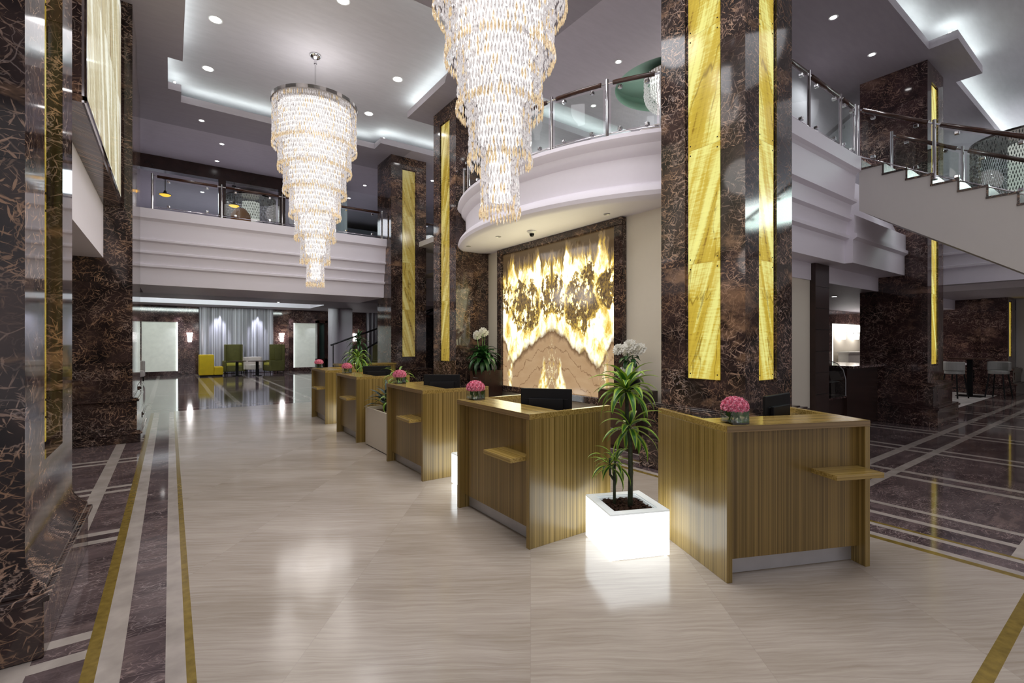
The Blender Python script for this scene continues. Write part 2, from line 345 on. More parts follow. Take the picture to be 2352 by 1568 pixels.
# ================================================================= CEILINGS
LIPZ = 7.2
T1 = [(6.9, 8.35, 10.4, 9.3), (.2, 7.2, 4.78, 13.42), (-.04, 11.45, .2, 12.87), (4.78, 11.1, 6.9, 12.92)]
T2 = [(.2, .9, 4.78, 6.4)]
T3 = [(7.6, -7, 24, 2.28), (7.6, 2.28, 11.70, 2.69), (13.65, 2.28, 24, 2.69)]
RC = (8.8, 6.35, 1.17)
holes = T1+T2+T3+[(7.5, 5.05, 10.1, 7.65)]
def hole(x, y): return any(a < x < c and b < y < d for a, b, c, d in holes)
cx = sorted({-8, 31, 5.7, 14.5}|{q for h in holes for q in (h[0], h[2])}); cyy = sorted({-9, 4.45, 14.95, 17.7}|{q for h in holes for q in (h[1], h[3])})
mb = MB(); strips = []
T = .16
for i in range(len(cx)-1):
    for j in range(len(cyy)-1):
        x0, x1, y0, y1 = cx[i], cx[i+1], cyy[j], cyy[j+1]; mx, my = (x0+x1)/2, (y0+y1)/2
        if hole(mx, my): continue
        mi = 1 if (my > 14.95) or (mx > 5.7 and 4.45 < my < 14.95) else 0
        mb.quad((x0, y1, LIPZ), (x1, y1, LIPZ), (x1, y0, LIPZ), (x0, y0, LIPZ), mi)
        mb.quad((x0, y0, LIPZ+T), (x1, y0, LIPZ+T), (x1, y1, LIPZ+T), (x0, y1, LIPZ+T), 1)
        e = .02
        for (ax, ay, bx, by, nx, ny) in ((x0, y0, x1, y0, 0, -1), (x1, y0, x1, y1, 1, 0), (x1, y1, x0, y1, 0, 1), (x0, y1, x0, y0, -1, 0)):
            px, py = (ax+bx)/2+nx*e, (ay+by)/2+ny*e
            if hole(px, py):
                mb.quad((ax, ay, LIPZ), (bx, by, LIPZ), (bx, by, LIPZ+T), (ax, ay, LIPZ+T), 1)
                if any(a < px < c and b < py < d for a, b, c, d in T1+T2+T3): strips.append((ax, ay, bx, by, nx, ny))
# ring around the round recess
n = 48; sq = []
for k in range(n):
    a = 2*pi*k/n; c, s = cos(a), sin(a); t = 1.3/max(abs(c), abs(s)); sq.append((RC[0]+c*t, RC[1]+s*t))
for k in range(n):
    a, b = 2*pi*k/n, 2*pi*(k+1)/n; r = RC[2]; k2 = (k+1) % n
    mb.quad((sq[k][0], sq[k][1], LIPZ), (RC[0]+r*cos(a), RC[1]+r*sin(a), LIPZ), (RC[0]+r*cos(b), RC[1]+r*sin(b), LIPZ), (sq[k2][0], sq[k2][1], LIPZ), 1)
mb.quad((4.2, 7.2, LIPZ+.001), (4.78, 7.2, LIPZ+.001), (4.78, 9.1, LIPZ+.001), (4.7, 8.9, LIPZ+.001), 0)
struct('ceiling', mb, [CEILG, CEILL])
struct('ceiling', MB().quad((-8, 29, 7.6), (31, 29, 7.6), (31, -9, 7.6), (-8, -9, 7.6)), TRAY)
mb = MB().lathe([(RC[2], 0), (RC[2], .16), (RC[2]+.15, .17), (RC[2]+.15, .38)], (RC[0], RC[1], LIPZ), 48)
struct('trim_1', mb, COVETINT, True)
mb = MB().lathe([(.0, .385), (RC[2]+.15, .38)], (RC[0], RC[1], LIPZ), 48); struct('ceiling', mb, COVETINT)
COVE = emis('cove_light_strip', (.86, 1.0, .95), 11.0)
for q, (ax, ay, bx, by, nx, ny) in enumerate(strips):
    t = .10
    x0, x1 = sorted((ax-nx*t, bx-nx*(t+.04))); y0, y1 = sorted((ay-ny*t, by-ny*(t+.04)))
    if x1-x0 < .05: y0 += .05; y1 -= .05
    else: x0 += .05; x1 -= .05
    if x1 > 20: x1 = min(x1, 20)
    m_ = MB().box(x0, y0, LIPZ+T+.005, x1, y1, LIPZ+T+.035)
    o = link('cove_strip', m_, COVE)
    wh = 'mezzanine beyond the round balcony' if (ax > 6.95 and ay > 7) or (ax == 6.9 and 8 < (ay+by)/2 < 9.4) else 'far chandelier' if ay > 7 else ('nearest chandelier' if ax < 5 else 'hall by the staircase')
    tag(o, 'hidden cove light strip edging the raised ceiling over the '+wh, 'light strip', 'cove light strips over the '+wh)
# back mezzanine: dark timber header, lower ceiling beyond
struct('trim_3', MB().box(-3, 17.7, 6.80, 5.2, 18.0, 7.2), DARKWOOD)
struct('ceiling', MB().quad((-3, 28.7, 6.82), (5.2, 28.7, 6.82), (5.2, 17.9, 6.82), (-3, 17.9, 6.82)), CEILG)
# ================================================================= FASCIAS and slabs
PROF = [(0, 4.74), (0, 4.52), (.05, 4.49), (.08, 4.46), (.10, 4.06), (.06, 4.04), (.06, 4.0), (.14, 3.97), (.16, 3.78), (.13, 3.76), (.13, 3.72), (.19, 3.69), (.22, 3.48), (.17, 3.46), (.17, 3.41), (.24, 3.38), (.25, 2.99)]
def fascia(name, p0, p1, inward, prof=PROF, mat=WHITE, depth=1.6, zt=4.74):
    ix, iy = inward; back = [(depth, prof[-1][1]), (depth, zt)]
    pr = prof+back
    poly = [(p0[0]+ix*d, p0[1]+iy*d, z) for d, z in pr]
    return struct(name, MB().extrude(poly, (0, 0, 0), (p1[0]-p0[0], p1[1]-p0[1], 0)), mat)
fascia('trim_4', (-.6, 13.85), (5.32, 13.85), (0, 1), depth=2.6)          # back balcony edge
fascia('trim_5', (6.44, 14.2), (14.5, 14.2), (0, 1), depth=2.2)
fascia('trim_6', (6.40, 3.04), (9.42, 3.04), (0, 1), depth=.56)
fascia('trim_7', (9.42, 3.30), (12.1, 3.30), (0, 1), [(0, 3.9), (0, 3.86), (-.16, 3.80), (-.16, 3.5), (-.20, 3.48), (-.20, 3.42), (-.14, 3.38), (-.14, 2.99)], depth=.3, zt=4.74)
fascia('trim_8', (15.0, 4.4), (15.0, -9), (1, 0), depth=2.0)
fascia('trim_9', (-.87, 4.9), (-.87, 10.05), (-1, 0), [(0, 4.1), (0, 2.99)], depth=2.0, zt=4.1)
struct('floor', MB().box(-3, 16.4, 4.55, 14.5, 28.7, 4.72), WHITE)
struct('ceiling', MB().quad((-3, 28.7, 3.4), (14.5, 28.7, 3.4), (14.5, 26.6, 3.4), (-3, 26.6, 3.4)).quad((-3, 23.7, 3.4), (14.5, 23.7, 3.4), (14.5, 16.4, 3.4), (-3, 16.4, 3.4)).quad((6.0, 26.6, 3.4), (14.5, 26.6, 3.4), (14.5, 23.7, 3.4), (6.0, 23.7, 3.4))
       .quad((-3, 16.41, 2.99), (14.5, 16.41, 2.99), (14.5, 16.41, 3.4), (-3, 16.41, 3.4)), CEILG)
struct('ceiling', MB().quad((-3, 26.6, 3.72), (6, 26.6, 3.72), (6, 23.7, 3.72), (-3, 23.7, 3.72)).quad((-3, 26.6, 3.4), (6, 26.6, 3.4), (6, 26.6, 3.72), (-3, 26.6, 3.72)).quad((6, 26.6, 3.4), (6, 23.7, 3.4), (6, 23.7, 3.72), (6, 26.6, 3.72)), WHITE)
o = link('cove_strip', MB().box(-2.8, 23.45, 3.43, 5.9, 23.6, 3.50).box(-2.8, 26.7, 3.43, 5.9, 26.8, 3.5), emis('lounge_cove_strip', (.88, 1, .95), 30)); tag(o, 'light strip in the lounge ceiling cove beyond the back balcony', 'light strip')
light('AREA', (1.5, 23.75, 3.58), 60, (.88, 1, .96), 7.5, .15, aim=(1.5, 26.6, 3.62), name='cove_wash')
# round balcony
BC = (9.6, 7.2)
a0, a1 = radians(148), radians(221.5)
mb = MB().lathe([(4.2, 4.74), (4.80, 4.74), (4.86, 4.72), (4.87, 4.66), (4.84, 4.60), (4.78, 4.56), (4.77, 4.50), (4.72, 4.44), (4.68, 4.41), (4.67, 4.02), (4.69, 3.99), (4.76, 3.98), (4.80, 3.95), (4.84, 3.90), (4.86, 3.84), (4.84, 3.78), (4.79, 3.74), (4.73, 3.72), (3.2, 3.72), (3.2, 4.74), (4.2, 4.74)], (BC[0], BC[1], 0), 72, a0, a1)
o = struct('trim_10', mb, [WHITE], True)
o.data.set_sharp_from_angle(angle=radians(32)) if hasattr(o.data, 'set_sharp_from_angle') else None
for p in o.data.polygons:   # underside of the balcony is cream
    if abs(p.center.z-3.72) < .003: pass
# main mezzanine slab behind the round edge + its soffit
struct('ceiling', MB().quad((6.4, 14.2, 3.72), (14.5, 14.2, 3.72), (14.5, 4.0, 3.72), (6.4, 4.0, 3.72)), CREAM)
struct('floor', MB().box(6.2, 3.6, 4.55, 14.5, 14.2, 4.70), STUCCO)
# ================================================================= WALLS
struct('wall_back', MB().box(-8, 28.7, 0, 14.5, 28.9, 3.4), MARBR)
struct('wall_back', MB().box(-8, 28.7, 3.4, 14.5, 28.9, 7.6), STUCCO)
struct('wall_left', MB().box(-3.2, 12.4, 0, -3, 28.7, 7.6), STUCCO)
struct('wall_left', MB().box(-2.6, 5.0, 4.1, -2.4, 14, 7.2), MARB)
struct('wall_left', MB().box(-2.2, 5.0, 0, -2.0, 12.2, 2.99), MARB)
struct('wall_right', MB().box(14.5, 6.6, 0, 14.7, 28.7, 7.6), CEILL)
struct('wall_right', MB().box(30, -9, 0, 30.2, 12, 7.6), STUCCO)
struct('wall_reception', MB().box(6.15, 3.9, 0, 6.4, 9.6, 3.72), CREAM)
struct('wall_reception', MB().box(6.40, 3.62, 0, 8.9, 3.8, 2.99), CREAM)
struct('wall_mezzanine', MB().box(6.42, 4.45, 4.7, 13.1, 4.6, 7.2), CEILL)
struct('wall_cafe', MB().box(8.6, 9.5, 0, 14.5, 9.7, 3.72), CREAM)
# cafe ceiling + far cafe wall
struct('ceiling', MB().quad((8.6, 9.5, 2.70), (14.6, 9.5, 2.70), (14.6, 3.61, 2.70), (8.6, 3.61, 2.70)).quad((14.6, 6.6, 2.70), (30, 6.6, 2.70), (30, 4.2, 2.70), (14.6, 4.2, 2.70)), CEILL)
struct('trim_11', MB().box(6.4, 3.60, 2.70, 12.1, 3.62, 3.3).box(14.4, 4.15, 2.70, 30, 4.2, 3.0), WHITE)
struct('ceiling', MB().quad((15.0, 4.2, 3.0), (30, 4.2, 3.0), (30, -9, 3.0), (15.0, -9, 3.0)), CEILL)
struct('wall_cafe', MB().box(14.5, 6.6, 2.25, 30, 6.8, 2.7).box(14.5, 6.6, 0, 17.9, 6.8, 2.25), MARBR)
struct('wall_cafe', MB().box(17.9, 6.75, 0, 24, 6.9, 2.25), CREAM)
struct('trim_12', MB().box(17.9, 6.62, 2.12, 24, 6.74, 2.25).box(17.9, 6.62, 0, 18.05, 6.74, 2.2), emis('lit_niche_frame', (1, .97, .9), 1.5))
struct('wall_lounge', MB().box(20.95, 3.5, 0, 21.15, 6.6, 3.0), MARBR)
struct('wall_lounge', MB().box(22.0, -9, 0, 22.2, 2.9, 3.0), STUCCO)
struct('trim_13', MB().box(20.8, 3.72, .0, 20.95, 6.5, .9), MARBR); struct('trim_14', MB().box(20.78, 3.72, .9, 20.95, 6.5, .95), WHITE)
# dark timber pilaster at the cafe opening
off = (9.17, 3.57, 0)
p = thing('timber_pilaster', 'tall dark timber pilaster between cream wall and cafe opening', 'pilaster', off)
link('shaft', MB().box(8.9, 3.53, 0, 9.45, 3.70, 2.985), DARKWOOD, p, off=off)
for k in range(1, 8): link('groove', MB().box(8.895, 3.525, k*.37, 9.455, 3.531, k*.37+.006), BLACK, p, off=off)
# ================================================================= COLUMNS
def column(x0, y0, x1, y1, zt, label, strips, onyx, mat=MARB, rec=.035, plinth=(.20, .39, .12, .84), zb=1.16, ztop=6.85, group=None):
    ox, oy = (x0+x1)/2, (y0+y1)/2; off = (ox, oy, 0)
    t = thing('marble_column', label, 'column', off, 0, group)
    poly = []
    def side(ax, ay, bx, by, key):
        poly.append((ax, ay))
        if key in strips:
            c, wd = strips[key]; L = sqrt((bx-ax)**2+(by-ay)**2); ux, uy = (bx-ax)/L, (by-ay)/L; nx, ny = -uy, ux
            cen = (c-ax)*ux if abs(ux) > .5 else (c-ay)*uy
            a, b = cen-wd/2-.035, cen+wd/2+.035
            for s_, d in ((a, 0), (a, rec), (b, rec), (b, 0)): poly.append((ax+ux*s_+nx*d, ay+uy*s_+ny*d))
    side(x0, y0, x1, y0, '-y'); side(x1, y0, x1, y1, '+x'); side(x1, y1, x0, y1, '+y'); side(x0, y1, x0, y0, '-x')
    zp = plinth[3] if plinth else 0
    mb = MB()
    if strips:
        mb.box(x0, y0, zp, x1, y1, zb).prism(poly, zb, ztop).box(x0, y0, ztop, x1, y1, zt)
    else: mb.box(x0, y0, zp, x1, y1, zt)
    link('shaft', mb, mat, t, off=off)
    for key, (c, wd) in strips.items():
        d = rec-.012; h = wd/2; z0, z1 = zb+.03, ztop-.03
        if key == '-x': b = (x0+d, c-h, z0, x0+rec+.004, c+h, z1)
        elif key == '+x': b = (x1-rec-.004, c-h, z0, x1-d, c+h, z1)
        elif key == '-y': b = (c-h, y0+d, z0, c+h, y0+rec+.004, z1)
        else: b = (c-h, y1-rec-.004, z0, c+h, y1-d, z1)
        link('onyx_panel', MB().box(*b), onyx, t, off=off)
        bm_ = MB()
        for zz in range(1, 5):
            for dz in (-.06, .06):
                z = zz*1.42-.23+1.42+dz-1.42
                if z > z1: continue
                for q in (-h+.03, h-.03):
                    if key == '-x': bm_.box(x0+d-.004, c+q-.007, z-.007, x0+d, c+q+.007, z+.007)
                    elif key == '-y': bm_.box(c+q-.007, y0+d-.004, z-.007, c+q+.007, y0+d, z+.007)
                    elif key == '+x': bm_.box(x1-d, c+q-.007, z-.007, x1-d+.004, c+q+.007, z+.007)
        if bm_.v: link('fixing_screw', bm_, BLACK, t, off=off)
    if plinth:
        o1, h1, o2, h2 = plinth; pm = MB()
        def ring(o, z0_, z1_): pm.box(x0-o, y0-o, z0_, x1+o, y1+o, z1_)
        ring(o1, 0, h1-.06); ring(o1+.025, h1-.06, h1-.025); ring(o1, h1-.025, h1)
        if h2 > h1:
            ring(o2, h1, h2-.07); ring(o2+.03, h2-.07, h2-.03); ring(o2+.012, h2-.03, h2-.012); ring(o2-.05, h2-.012, h2)
            # raised rectangle on each plinth face
            for (px0, px1, yy) in ((x0, x1, y0-o2-.008),):
                pm.box(px0+.12, yy, h1+.08, px1-.12, yy+.02, h2-.14)
            pm.box(x0-o2-.008, y0+.12, h1+.08, x0-o2+.01, y1-.12, h2-.14)
        link('plinth', pm, mat, t, off=off, bevel=.006)
    return t
column(5.27, 2.81, 6.40, 3.94, 7.2, 'large marble column nearest the camera with bright yellow onyx strips, behind the right-hand desks', {'-x': (3.34, .42), '-y': (5.79, .36)}, ONYX)
column(5.27, 9.50, 6.40, 10.63, 7.2, 'marble column at the left end of the round balcony with amber onyx strip', {'-x': (10.05, .42)}, ONYXG)
column(5.31, 13.5, 6.44, 14.63, 7.2, 'marble column at the right end of the back balcony with dull gold onyx strip', {'-y': (5.88, .40)}, ONYXD)
column(12.1, 2.8, 13.2, 3.93, 7.2, 'dark marble column rising behind the staircase to the ceiling', {'-y': (12.6, .40)}, ONYX, MARBR)
column(20.7, 2.9, 21.8, 3.5, 3.0, 'farthest marble column on the right by the bar stools', {'-y': (21.1, .35)}, ONYX, MARBR, ztop=2.9)
# left side columns
t = column(-1.9, 3.52, -.62, 5.0, 7.2, 'huge dark marble column at the left edge, closest to the camera', {'+x': (4.30, .52)}, ONYXG, rec=.09, plinth=(.085, .36, .0, .36), zb=.93)
pm = MB()
for k in range(16):
    o_ = .08*(1-sin(k/15*pi/2))+.001; pm.box(-1.9-o_, 3.52-o_, .36+k*.0105, -.62+o_, 5.0+o_, .36+(k+1)*.0105)
link('base_moulding', pm, MARB, t, off=(-1.26, 4.26, 0))
column(-2.2, 10.0, -.505, 11.4, 7.2, 'dark marble column beside the large framed onyx panel on the left', {}, ONYXD, plinth=(.11, .20, .06, .74))
column(-1.8, 12.5, -.56, 13.85, 7.2, 'marble column at the left end of the back balcony', {}, ONYXD, plinth=(.10, .20, .05, .74))
# ================================================================= framed onyx panel, left upper wall
off = (-.8, 7.8, 3.83)
t = thing('onyx_wall_panel', 'large backlit onyx panel in a dark marble box frame, high on the left', 'wall panel', off)
link('frame', MB().box(-1.15, 5.80, 3.83, -.655, 9.97, 3.98).box(-1.15, 5.80, 3.98, -.655, 5.92, 7.15).box(-1.15, 9.70, 3.98, -.655, 9.97, 7.15).box(-1.15, 5.8, 7.05, -.655, 9.97, 7.18), MARB, t, off=off)
link('onyx_sheet', MB().box(-1.12, 5.92, 3.92, -.650, 9.66, 7.08), ONYXP, t, off=off)
link('metal_trim', MB().box(-.66, 9.66, 3.88, -.63, 9.70, 7.1).box(-.66, 5.88, 3.88, -.63, 5.92, 7.1).box(-.66, 5.88, 3.86, -.63, 9.70, 3.92), CHROME, t, off=off)
# ================================================================= RECEPTION feature panel (book-matched backlit onyx)
def feature_mat():
    m, nt, out = newmat('bookmatched_backlit_onyx'); pos = N(nt, 'NewGeometry').outputs['Position']
    s = N(nt, 'SeparateXYZ', None, Vector=pos)
    x = M(nt, 'DIVIDE', M(nt, 'SUBTRACT', s.outputs[1], 7.13), 1.68); z = M(nt, 'DIVIDE', M(nt, 'SUBTRACT', s.outputs[2], .66), 2.94)
    ax = M(nt, 'ABSOLUTE', x)
    v = N(nt, 'CombineXYZ', None, X=ax, Y=z, Z=M(nt, 'MULTIPLY', x, .05)).outputs[0]
    sv = N(nt, 'SeparateXYZ', None, Vector=VM(nt, 'SCALE', VM(nt, 'SUBTRACT', noise(nt, v, 5, 5, .6).outputs['Color'], (.5, .5, .5)), .20))
    dx, dz = sv.outputs[0], sv.outputs[1]
    axd = M(nt, 'ADD', ax, dx); zd = M(nt, 'ADD', z, dz)
    # height of the tan hills : central peak and side slopes
    peak = M(nt, 'SUBTRACT', .42, M(nt, 'MULTIPLY', M(nt, 'POWER', M(nt, 'MAXIMUM', axd, 0.0), 1.3), .34))
    side = M(nt, 'MULTIPLY_ADD', M(nt, 'SUBTRACT', axd, .74), 1.15, .14)
    hh = M(nt, 'MAXIMUM', peak, M(nt, 'MINIMUM', side, .36))
    chan = N(nt, 'MapRange', None, i0=M(nt, 'ABSOLUTE', M(nt, 'SUBTRACT', axd, M(nt, 'MULTIPLY_ADD', zd, -.10, .84))), i1=.0, i2=.075, i3=1.0, i4=0.0).outputs[0]
    up = N(nt, 'MapRange', None, i0=M(nt, 'SUBTRACT', zd, hh), i1=-.015, i2=.03, i3=0.0, i4=1.0).outputs[0]
    # bright zone
    vv = N(nt, 'CombineXYZ', None, X=axd, Y=M(nt, 'MULTIPLY', zd, 1.2)).outputs[0]
    def ell(cx_, cz_, rx_, rz_):
        a_ = M(nt, 'DIVIDE', M(nt, 'SUBTRACT', M(nt, 'MULTIPLY_ADD', dx, 1.6, ax), cx_), rx_); b_ = M(nt, 'DIVIDE', M(nt, 'SUBTRACT', M(nt, 'MULTIPLY_ADD', dz, 1.6, z), cz_), rz_)
        return N(nt, 'MapRange', None, i0=M(nt, 'ADD', M(nt, 'MULTIPLY', a_, a_), M(nt, 'MULTIPLY', b_, b_)), i1=.75, i2=1.25, i3=1.0, i4=0.0).outputs[0]
    blob = M(nt, 'MAXIMUM', M(nt, 'MAXIMUM', ell(.50, .58, .26, .20), ell(.92, .66, .16, .12)), M(nt, 'MAXIMUM', ell(.09, .61, .13, .13), ell(.55, .76, .16, .06)))
    band = M(nt, 'MULTIPLY', N(nt, 'MapRange', None, i0=M(nt, 'SUBTRACT', zd, hh), i1=.06, i2=.16, i3=0.0, i4=1.0).outputs[0], N(nt, 'MapRange', None, i0=zd, i1=.84, i2=.90, i3=1.0, i4=0.0).outputs[0])
    sp = ramp(nt, noise(nt, VM(nt, 'MULTIPLY', v, (1, 1.0, 1)), 20, 4, .7).outputs[0], [(.46, 1.0), (.55, 0.0)])
    sp2 = ramp(nt, noise(nt, v, 60, 3, .6).outputs[0], [(.42, 1.0), (.55, 0.0)])
    core = M(nt, 'MAXIMUM', sp, M(nt, 'MULTIPLY', ramp(nt, noise(nt, v, 9, 3).outputs[0], [(.50, 0.0), (.56, .85)]), 1.0))
    br = M(nt, 'MULTIPLY', M(nt, 'MULTIPLY', M(nt, 'MULTIPLY', core, blob), band), M(nt, 'MULTIPLY_ADD', sp2, .45, .6), clamp=True)
    top = N(nt, 'MapRange', None, i0=M(nt, 'ADD', z, M(nt, 'MULTIPLY', M(nt, 'SUBTRACT', noise(nt, N(nt, 'CombineXYZ', None, X=M(nt, 'MULTIPLY', axd, 2.2), Y=M(nt, 'MULTIPLY', z, .4)).outputs[0], 2.6, 4, .6).outputs[0], .5), .75)), i1=.84, i2=.95, i3=0.0, i4=1.0).outputs[0]
    centre = M(nt, 'MULTIPLY', N(nt, 'MapRange', None, i0=M(nt, 'ABSOLUTE', M(nt, 'ADD', x, M(nt, 'MULTIPLY', dx, .2))), i1=.0, i2=.035, i3=.8, i4=0.0).outputs[0], N(nt, 'MapRange', None, i0=z, i1=.66, i2=.72, i3=0.0, i4=1.0).outputs[0])
    dk = M(nt, 'MAXIMUM', br, M(nt, 'MAXIMUM', top, centre))
    bright = ramp(nt, noise(nt, VM(nt, 'MULTIPLY', vv, (1, .55, 1)), 9, 5, .65).outputs[0], [(.36, (.78, .48, .06)), (.45, (1.15, 1.0, .40)), (.55, (1.6, 1.58, 1.25))])
    cu = ramp(nt, dk, [(0, (1.3, 1.1, .5)), (.25, (.80, .52, .08)), (.55, (.24, .15, .045)), (.8, (.16, .105, .055)), (1, (.075, .045, .02))])
    upc = mixc(nt, ramp(nt, dk, [(.04, 0.0), (.3, 1.0)]), bright, cu)
    # tan zone with contour lines
    ph = M(nt, 'FRACT', M(nt, 'MULTIPLY', M(nt, 'SUBTRACT', hh, zd), 9.0))
    lines = M(nt, 'MULTIPLY', M(nt, 'GREATER_THAN', ph, .93), M(nt, 'GREATER_THAN', M(nt, 'SUBTRACT', hh, zd), .03))
    tan = mixc(nt, noise(nt, VM(nt, 'MULTIPLY', v, (1, 4, 1)), 4, 4).outputs[0], (.37, .22, .11), (.52, .36, .21))
    tan = mixc(nt, M(nt, 'MULTIPLY', lines, .75), tan, (.22, .12, .06))
    rim = N(nt, 'MapRange', None, i0=M(nt, 'ABSOLUTE', M(nt, 'SUBTRACT', M(nt, 'SUBTRACT', hh, zd), .02)), i1=.0, i2=.032, i3=.95, i4=0.0).outputs[0]
    tan = mixc(nt, rim, tan, (.16, .09, .045))
    # glowing fissures inside the tan zone
    fis = N(nt, 'MapRange', None, i0=M(nt, 'ABSOLUTE', M(nt, 'SUBTRACT', noise(nt, VM(nt, 'MULTIPLY', v, (1.6, .8, 1)), 9, 5, .65).outputs[0], .5)), i1=0.0, i2=.02, i3=1.0, i4=0.0).outputs[0]
    near = N(nt, 'MapRange', None, i0=M(nt, 'ADD', M(nt, 'MULTIPLY', axd, 1.3), zd), i1=.24, i2=.40, i3=1.0, i4=0.0).outputs[0]
    fis = M(nt, 'MULTIPLY', fis, M(nt, 'MAXIMUM', near, M(nt, 'MULTIPLY', chan, .8)))
    flame = N(nt, 'MapRange', None, i0=M(nt, 'ADD', M(nt, 'ABSOLUTE', M(nt, 'SUBTRACT', M(nt, 'ABSOLUTE', M(nt, 'SUBTRACT', axd, .0)), .15)), M(nt, 'MULTIPLY', zd, .55)), i1=.09, i2=.13, i3=1.0, i4=0.0).outputs[0]
    glow = M(nt, 'MAXIMUM', fis, M(nt, 'MAXIMUM', flame, M(nt, 'MULTIPLY', chan, ramp(nt, noise(nt, v, 14, 4).outputs[0], [(.45, 0.0), (.55, 1.0)]))))
    gc = ramp(nt, noise(nt, v, 20, 3).outputs[0], [(.40, (.75, .50, .08)), (.58, (1.4, 1.35, .9))])
    low = mixc(nt, glow, tan, gc)
    c = mixc(nt, up, low, upc)
    finish(nt, out, (.04, .03, .02), .1, emit=c, estr=1.0); return m
px = 6.07; off = (6.15, 7.13, .56)
t = thing('onyx_feature_panel', 'glowing backlit onyx mural in a dark marble frame behind the desks', 'wall panel', off)
link('onyx_sheet', MB().box(px+.03, 5.45, .66, px+.05, 8.81, 3.60), feature_mat(), t, off=off)
f = MB(); y0, y1, z0, z1 = 5.28, 8.98, .54, 3.715
for (a, b, c, d) in ((y0, z0, y1, z0+.13), (y0, z1-.13, y1, z1), (y0, z0+.13, y0+.19, z1-.13), (y1-.16, z0+.13, y1, z1-.13)): f.box(px-.03, a, b, 6.149, c, d)
link('frame', f, MARB, t, off=off, bevel=.012)
light('AREA', (5.98, 7.1, 2.4), 55, (1, .94, .58), 3.2, 2.3, aim=(3.5, 7.1, 2.9), name='onyx_panel_light')
# ================================================================= RAILINGS
def railing(label, posts, zbase, rail_h=.86, curve=None, group=None, hr=.025, endrail=True, wood=True, glassm=GLASS):
    """posts: list of (x, y, zbase)"""
    off = posts[0]
    t = thing('glass_railing', label, 'railing', off)
    for p in posts:
        link('post', MB().cyl((p[0], p[1]), .024, p[2], p[2]+rail_h+.06, 12).cyl((p[0], p[1]), .045, p[2], p[2]+.015, 12), CHROME, t, smooth=False, off=off)
    for i in range(len(posts)-1):
        a, b = Vector(posts[i]), Vector(posts[i+1]); k = 8 if curve else 1
        pts = []
        for q in range(k+1):
            u = q/k
            if curve:
                aa = atan2(a.y-curve[1], a.x-curve[0]) % (2*pi); bb = atan2(b.y-curve[1], b.x-curve[0]) % (2*pi); r = (a.xy-Vector(curve)).length
                g = aa+(bb-aa)*u; pts.append(Vector((curve[0]+r*cos(g), curve[1]+r*sin(g), a.z+(b.z-a.z)*u)))
            else: pts.append(a.lerp(b, u))
        up = Vector((0, 0, rail_h)); d = .0
        n0 = .05
        def shrink(pl, s_):
            pl = [p.copy() for p in pl]; e0 = (pl[1]-pl[0]).normalized()*s_; e1 = (pl[-1]-pl[-2]).normalized()*s_; pl[0] += e0; pl[-1] -= e1; return pl
        link('handrail', MB().tube([p+up for p in shrink(pts, .09 if wood else .0)], .034, 10), RAILW if wood else CHROME, t, smooth=True, off=off)
        for e_ in ([pts[0]+up, shrink(pts, .09)[0]+up], [shrink(pts, .09)[-1]+up, pts[-1]+up]): link('rail_coupling', MB().tube(e_, .014, 8), CHROME, t, off=off)
        link('bottom_rail', MB().tube([p+Vector((0, 0, .07)) for p in pts], .010, 8), CHROME, t, smooth=True, off=off)
        g = MB(); pl = shrink(pts, .06)
        for q in range(len(pl)-1):
            g.quad(pl[q]+Vector((0, 0, .10)), pl[q+1]+Vector((0, 0, .10)), pl[q+1]+Vector((0, 0, rail_h-.07)), pl[q]+Vector((0, 0, rail_h-.07)))
        link('glass_pane', g, glassm, t, off=off)
        for u in (.22, .78):
            pp = pts[0].lerp(pts[-1], u) if not curve else pts[int(round(u*k))]
            for zz in (rail_h-.09, .12): link('glass_clamp', MB().box(pp.x-.03, pp.y-.03, pp.z+zz-.025, pp.x+.03, pp.y+.03, pp.z+zz+.025), CHROME, t, off=off, bevel=.01)
    return t
railing('long glass balustrade with steel posts along the back balcony', [(x, 13.98, 4.741) for x in (-.34, 1.05, 2.45, 3.83, 5.21)], 4.741, .80, wood=True)
ra = 4.72
railing('curved glass balustrade with walnut handrail on the round balcony', [(BC[0]+ra*cos(radians(g)), BC[1]+ra*sin(radians(g)), 4.741) for g in (152.5, 161.5, 172.5, 184.2, 195.8, 207.4, 217.0)], 4.741, .84, curve=BC)
railing('straight glass balustrade on the balcony between column and staircase', [(x, 3.12, 4.741) for x in (6.5, 7.64, 8.78, 9.36)], 4.741, .84)
railing('short glass balustrade on the far balcony seen between two columns', [(x, 14.4, 4.741) for x in (6.6, 7.9, 9.2)], 4.741, .8)
# ================================================================= STAIRCASE
SX0, SX1 = 9.45, 11.25; RIS, TRD = .171, .305; NS = 20; SY = 3.06
off = (SX0, SY, 0)
st = thing('staircase', 'cream staircase with dark marble treads descending from the balcony on the right', 'staircase', off)
prof = [(SY+.02, 4.55)]
for i in range(NS):
    z = 4.739-RIS*(i+1); y = SY-TRD*i; prof += [(y, z), (y-TRD, z)]
zb = 4.739-RIS*NS; prof += [(SY-TRD*NS, max(0, zb-.1))]
prof += [(SY-TRD*NS+.9, 0.0)] if False else []
low = [(SY-TRD*NS+.35, 0.0), (SY+.02, 3.86)]
poly = [(SX0, y, z-.03) for y, z in prof]+[(SX0, y, z) for y, z in low]
link('stringer', MB().extrude(poly, (0, 0, 0), (SX1-SX0, 0, 0)), STUCCO, st, off=off)
for i in range(NS):
    z = 4.739-RIS*(i+1); y = SY-TRD*i
    link('tread', MB().box(SX0-.015, y-TRD-.02, z-.03, SX1+.015, y+.01, z).box(SX0-.012, y-.02, z, SX1+.012, y+.004, z+RIS-.03), MSTAIR, st, off=off)
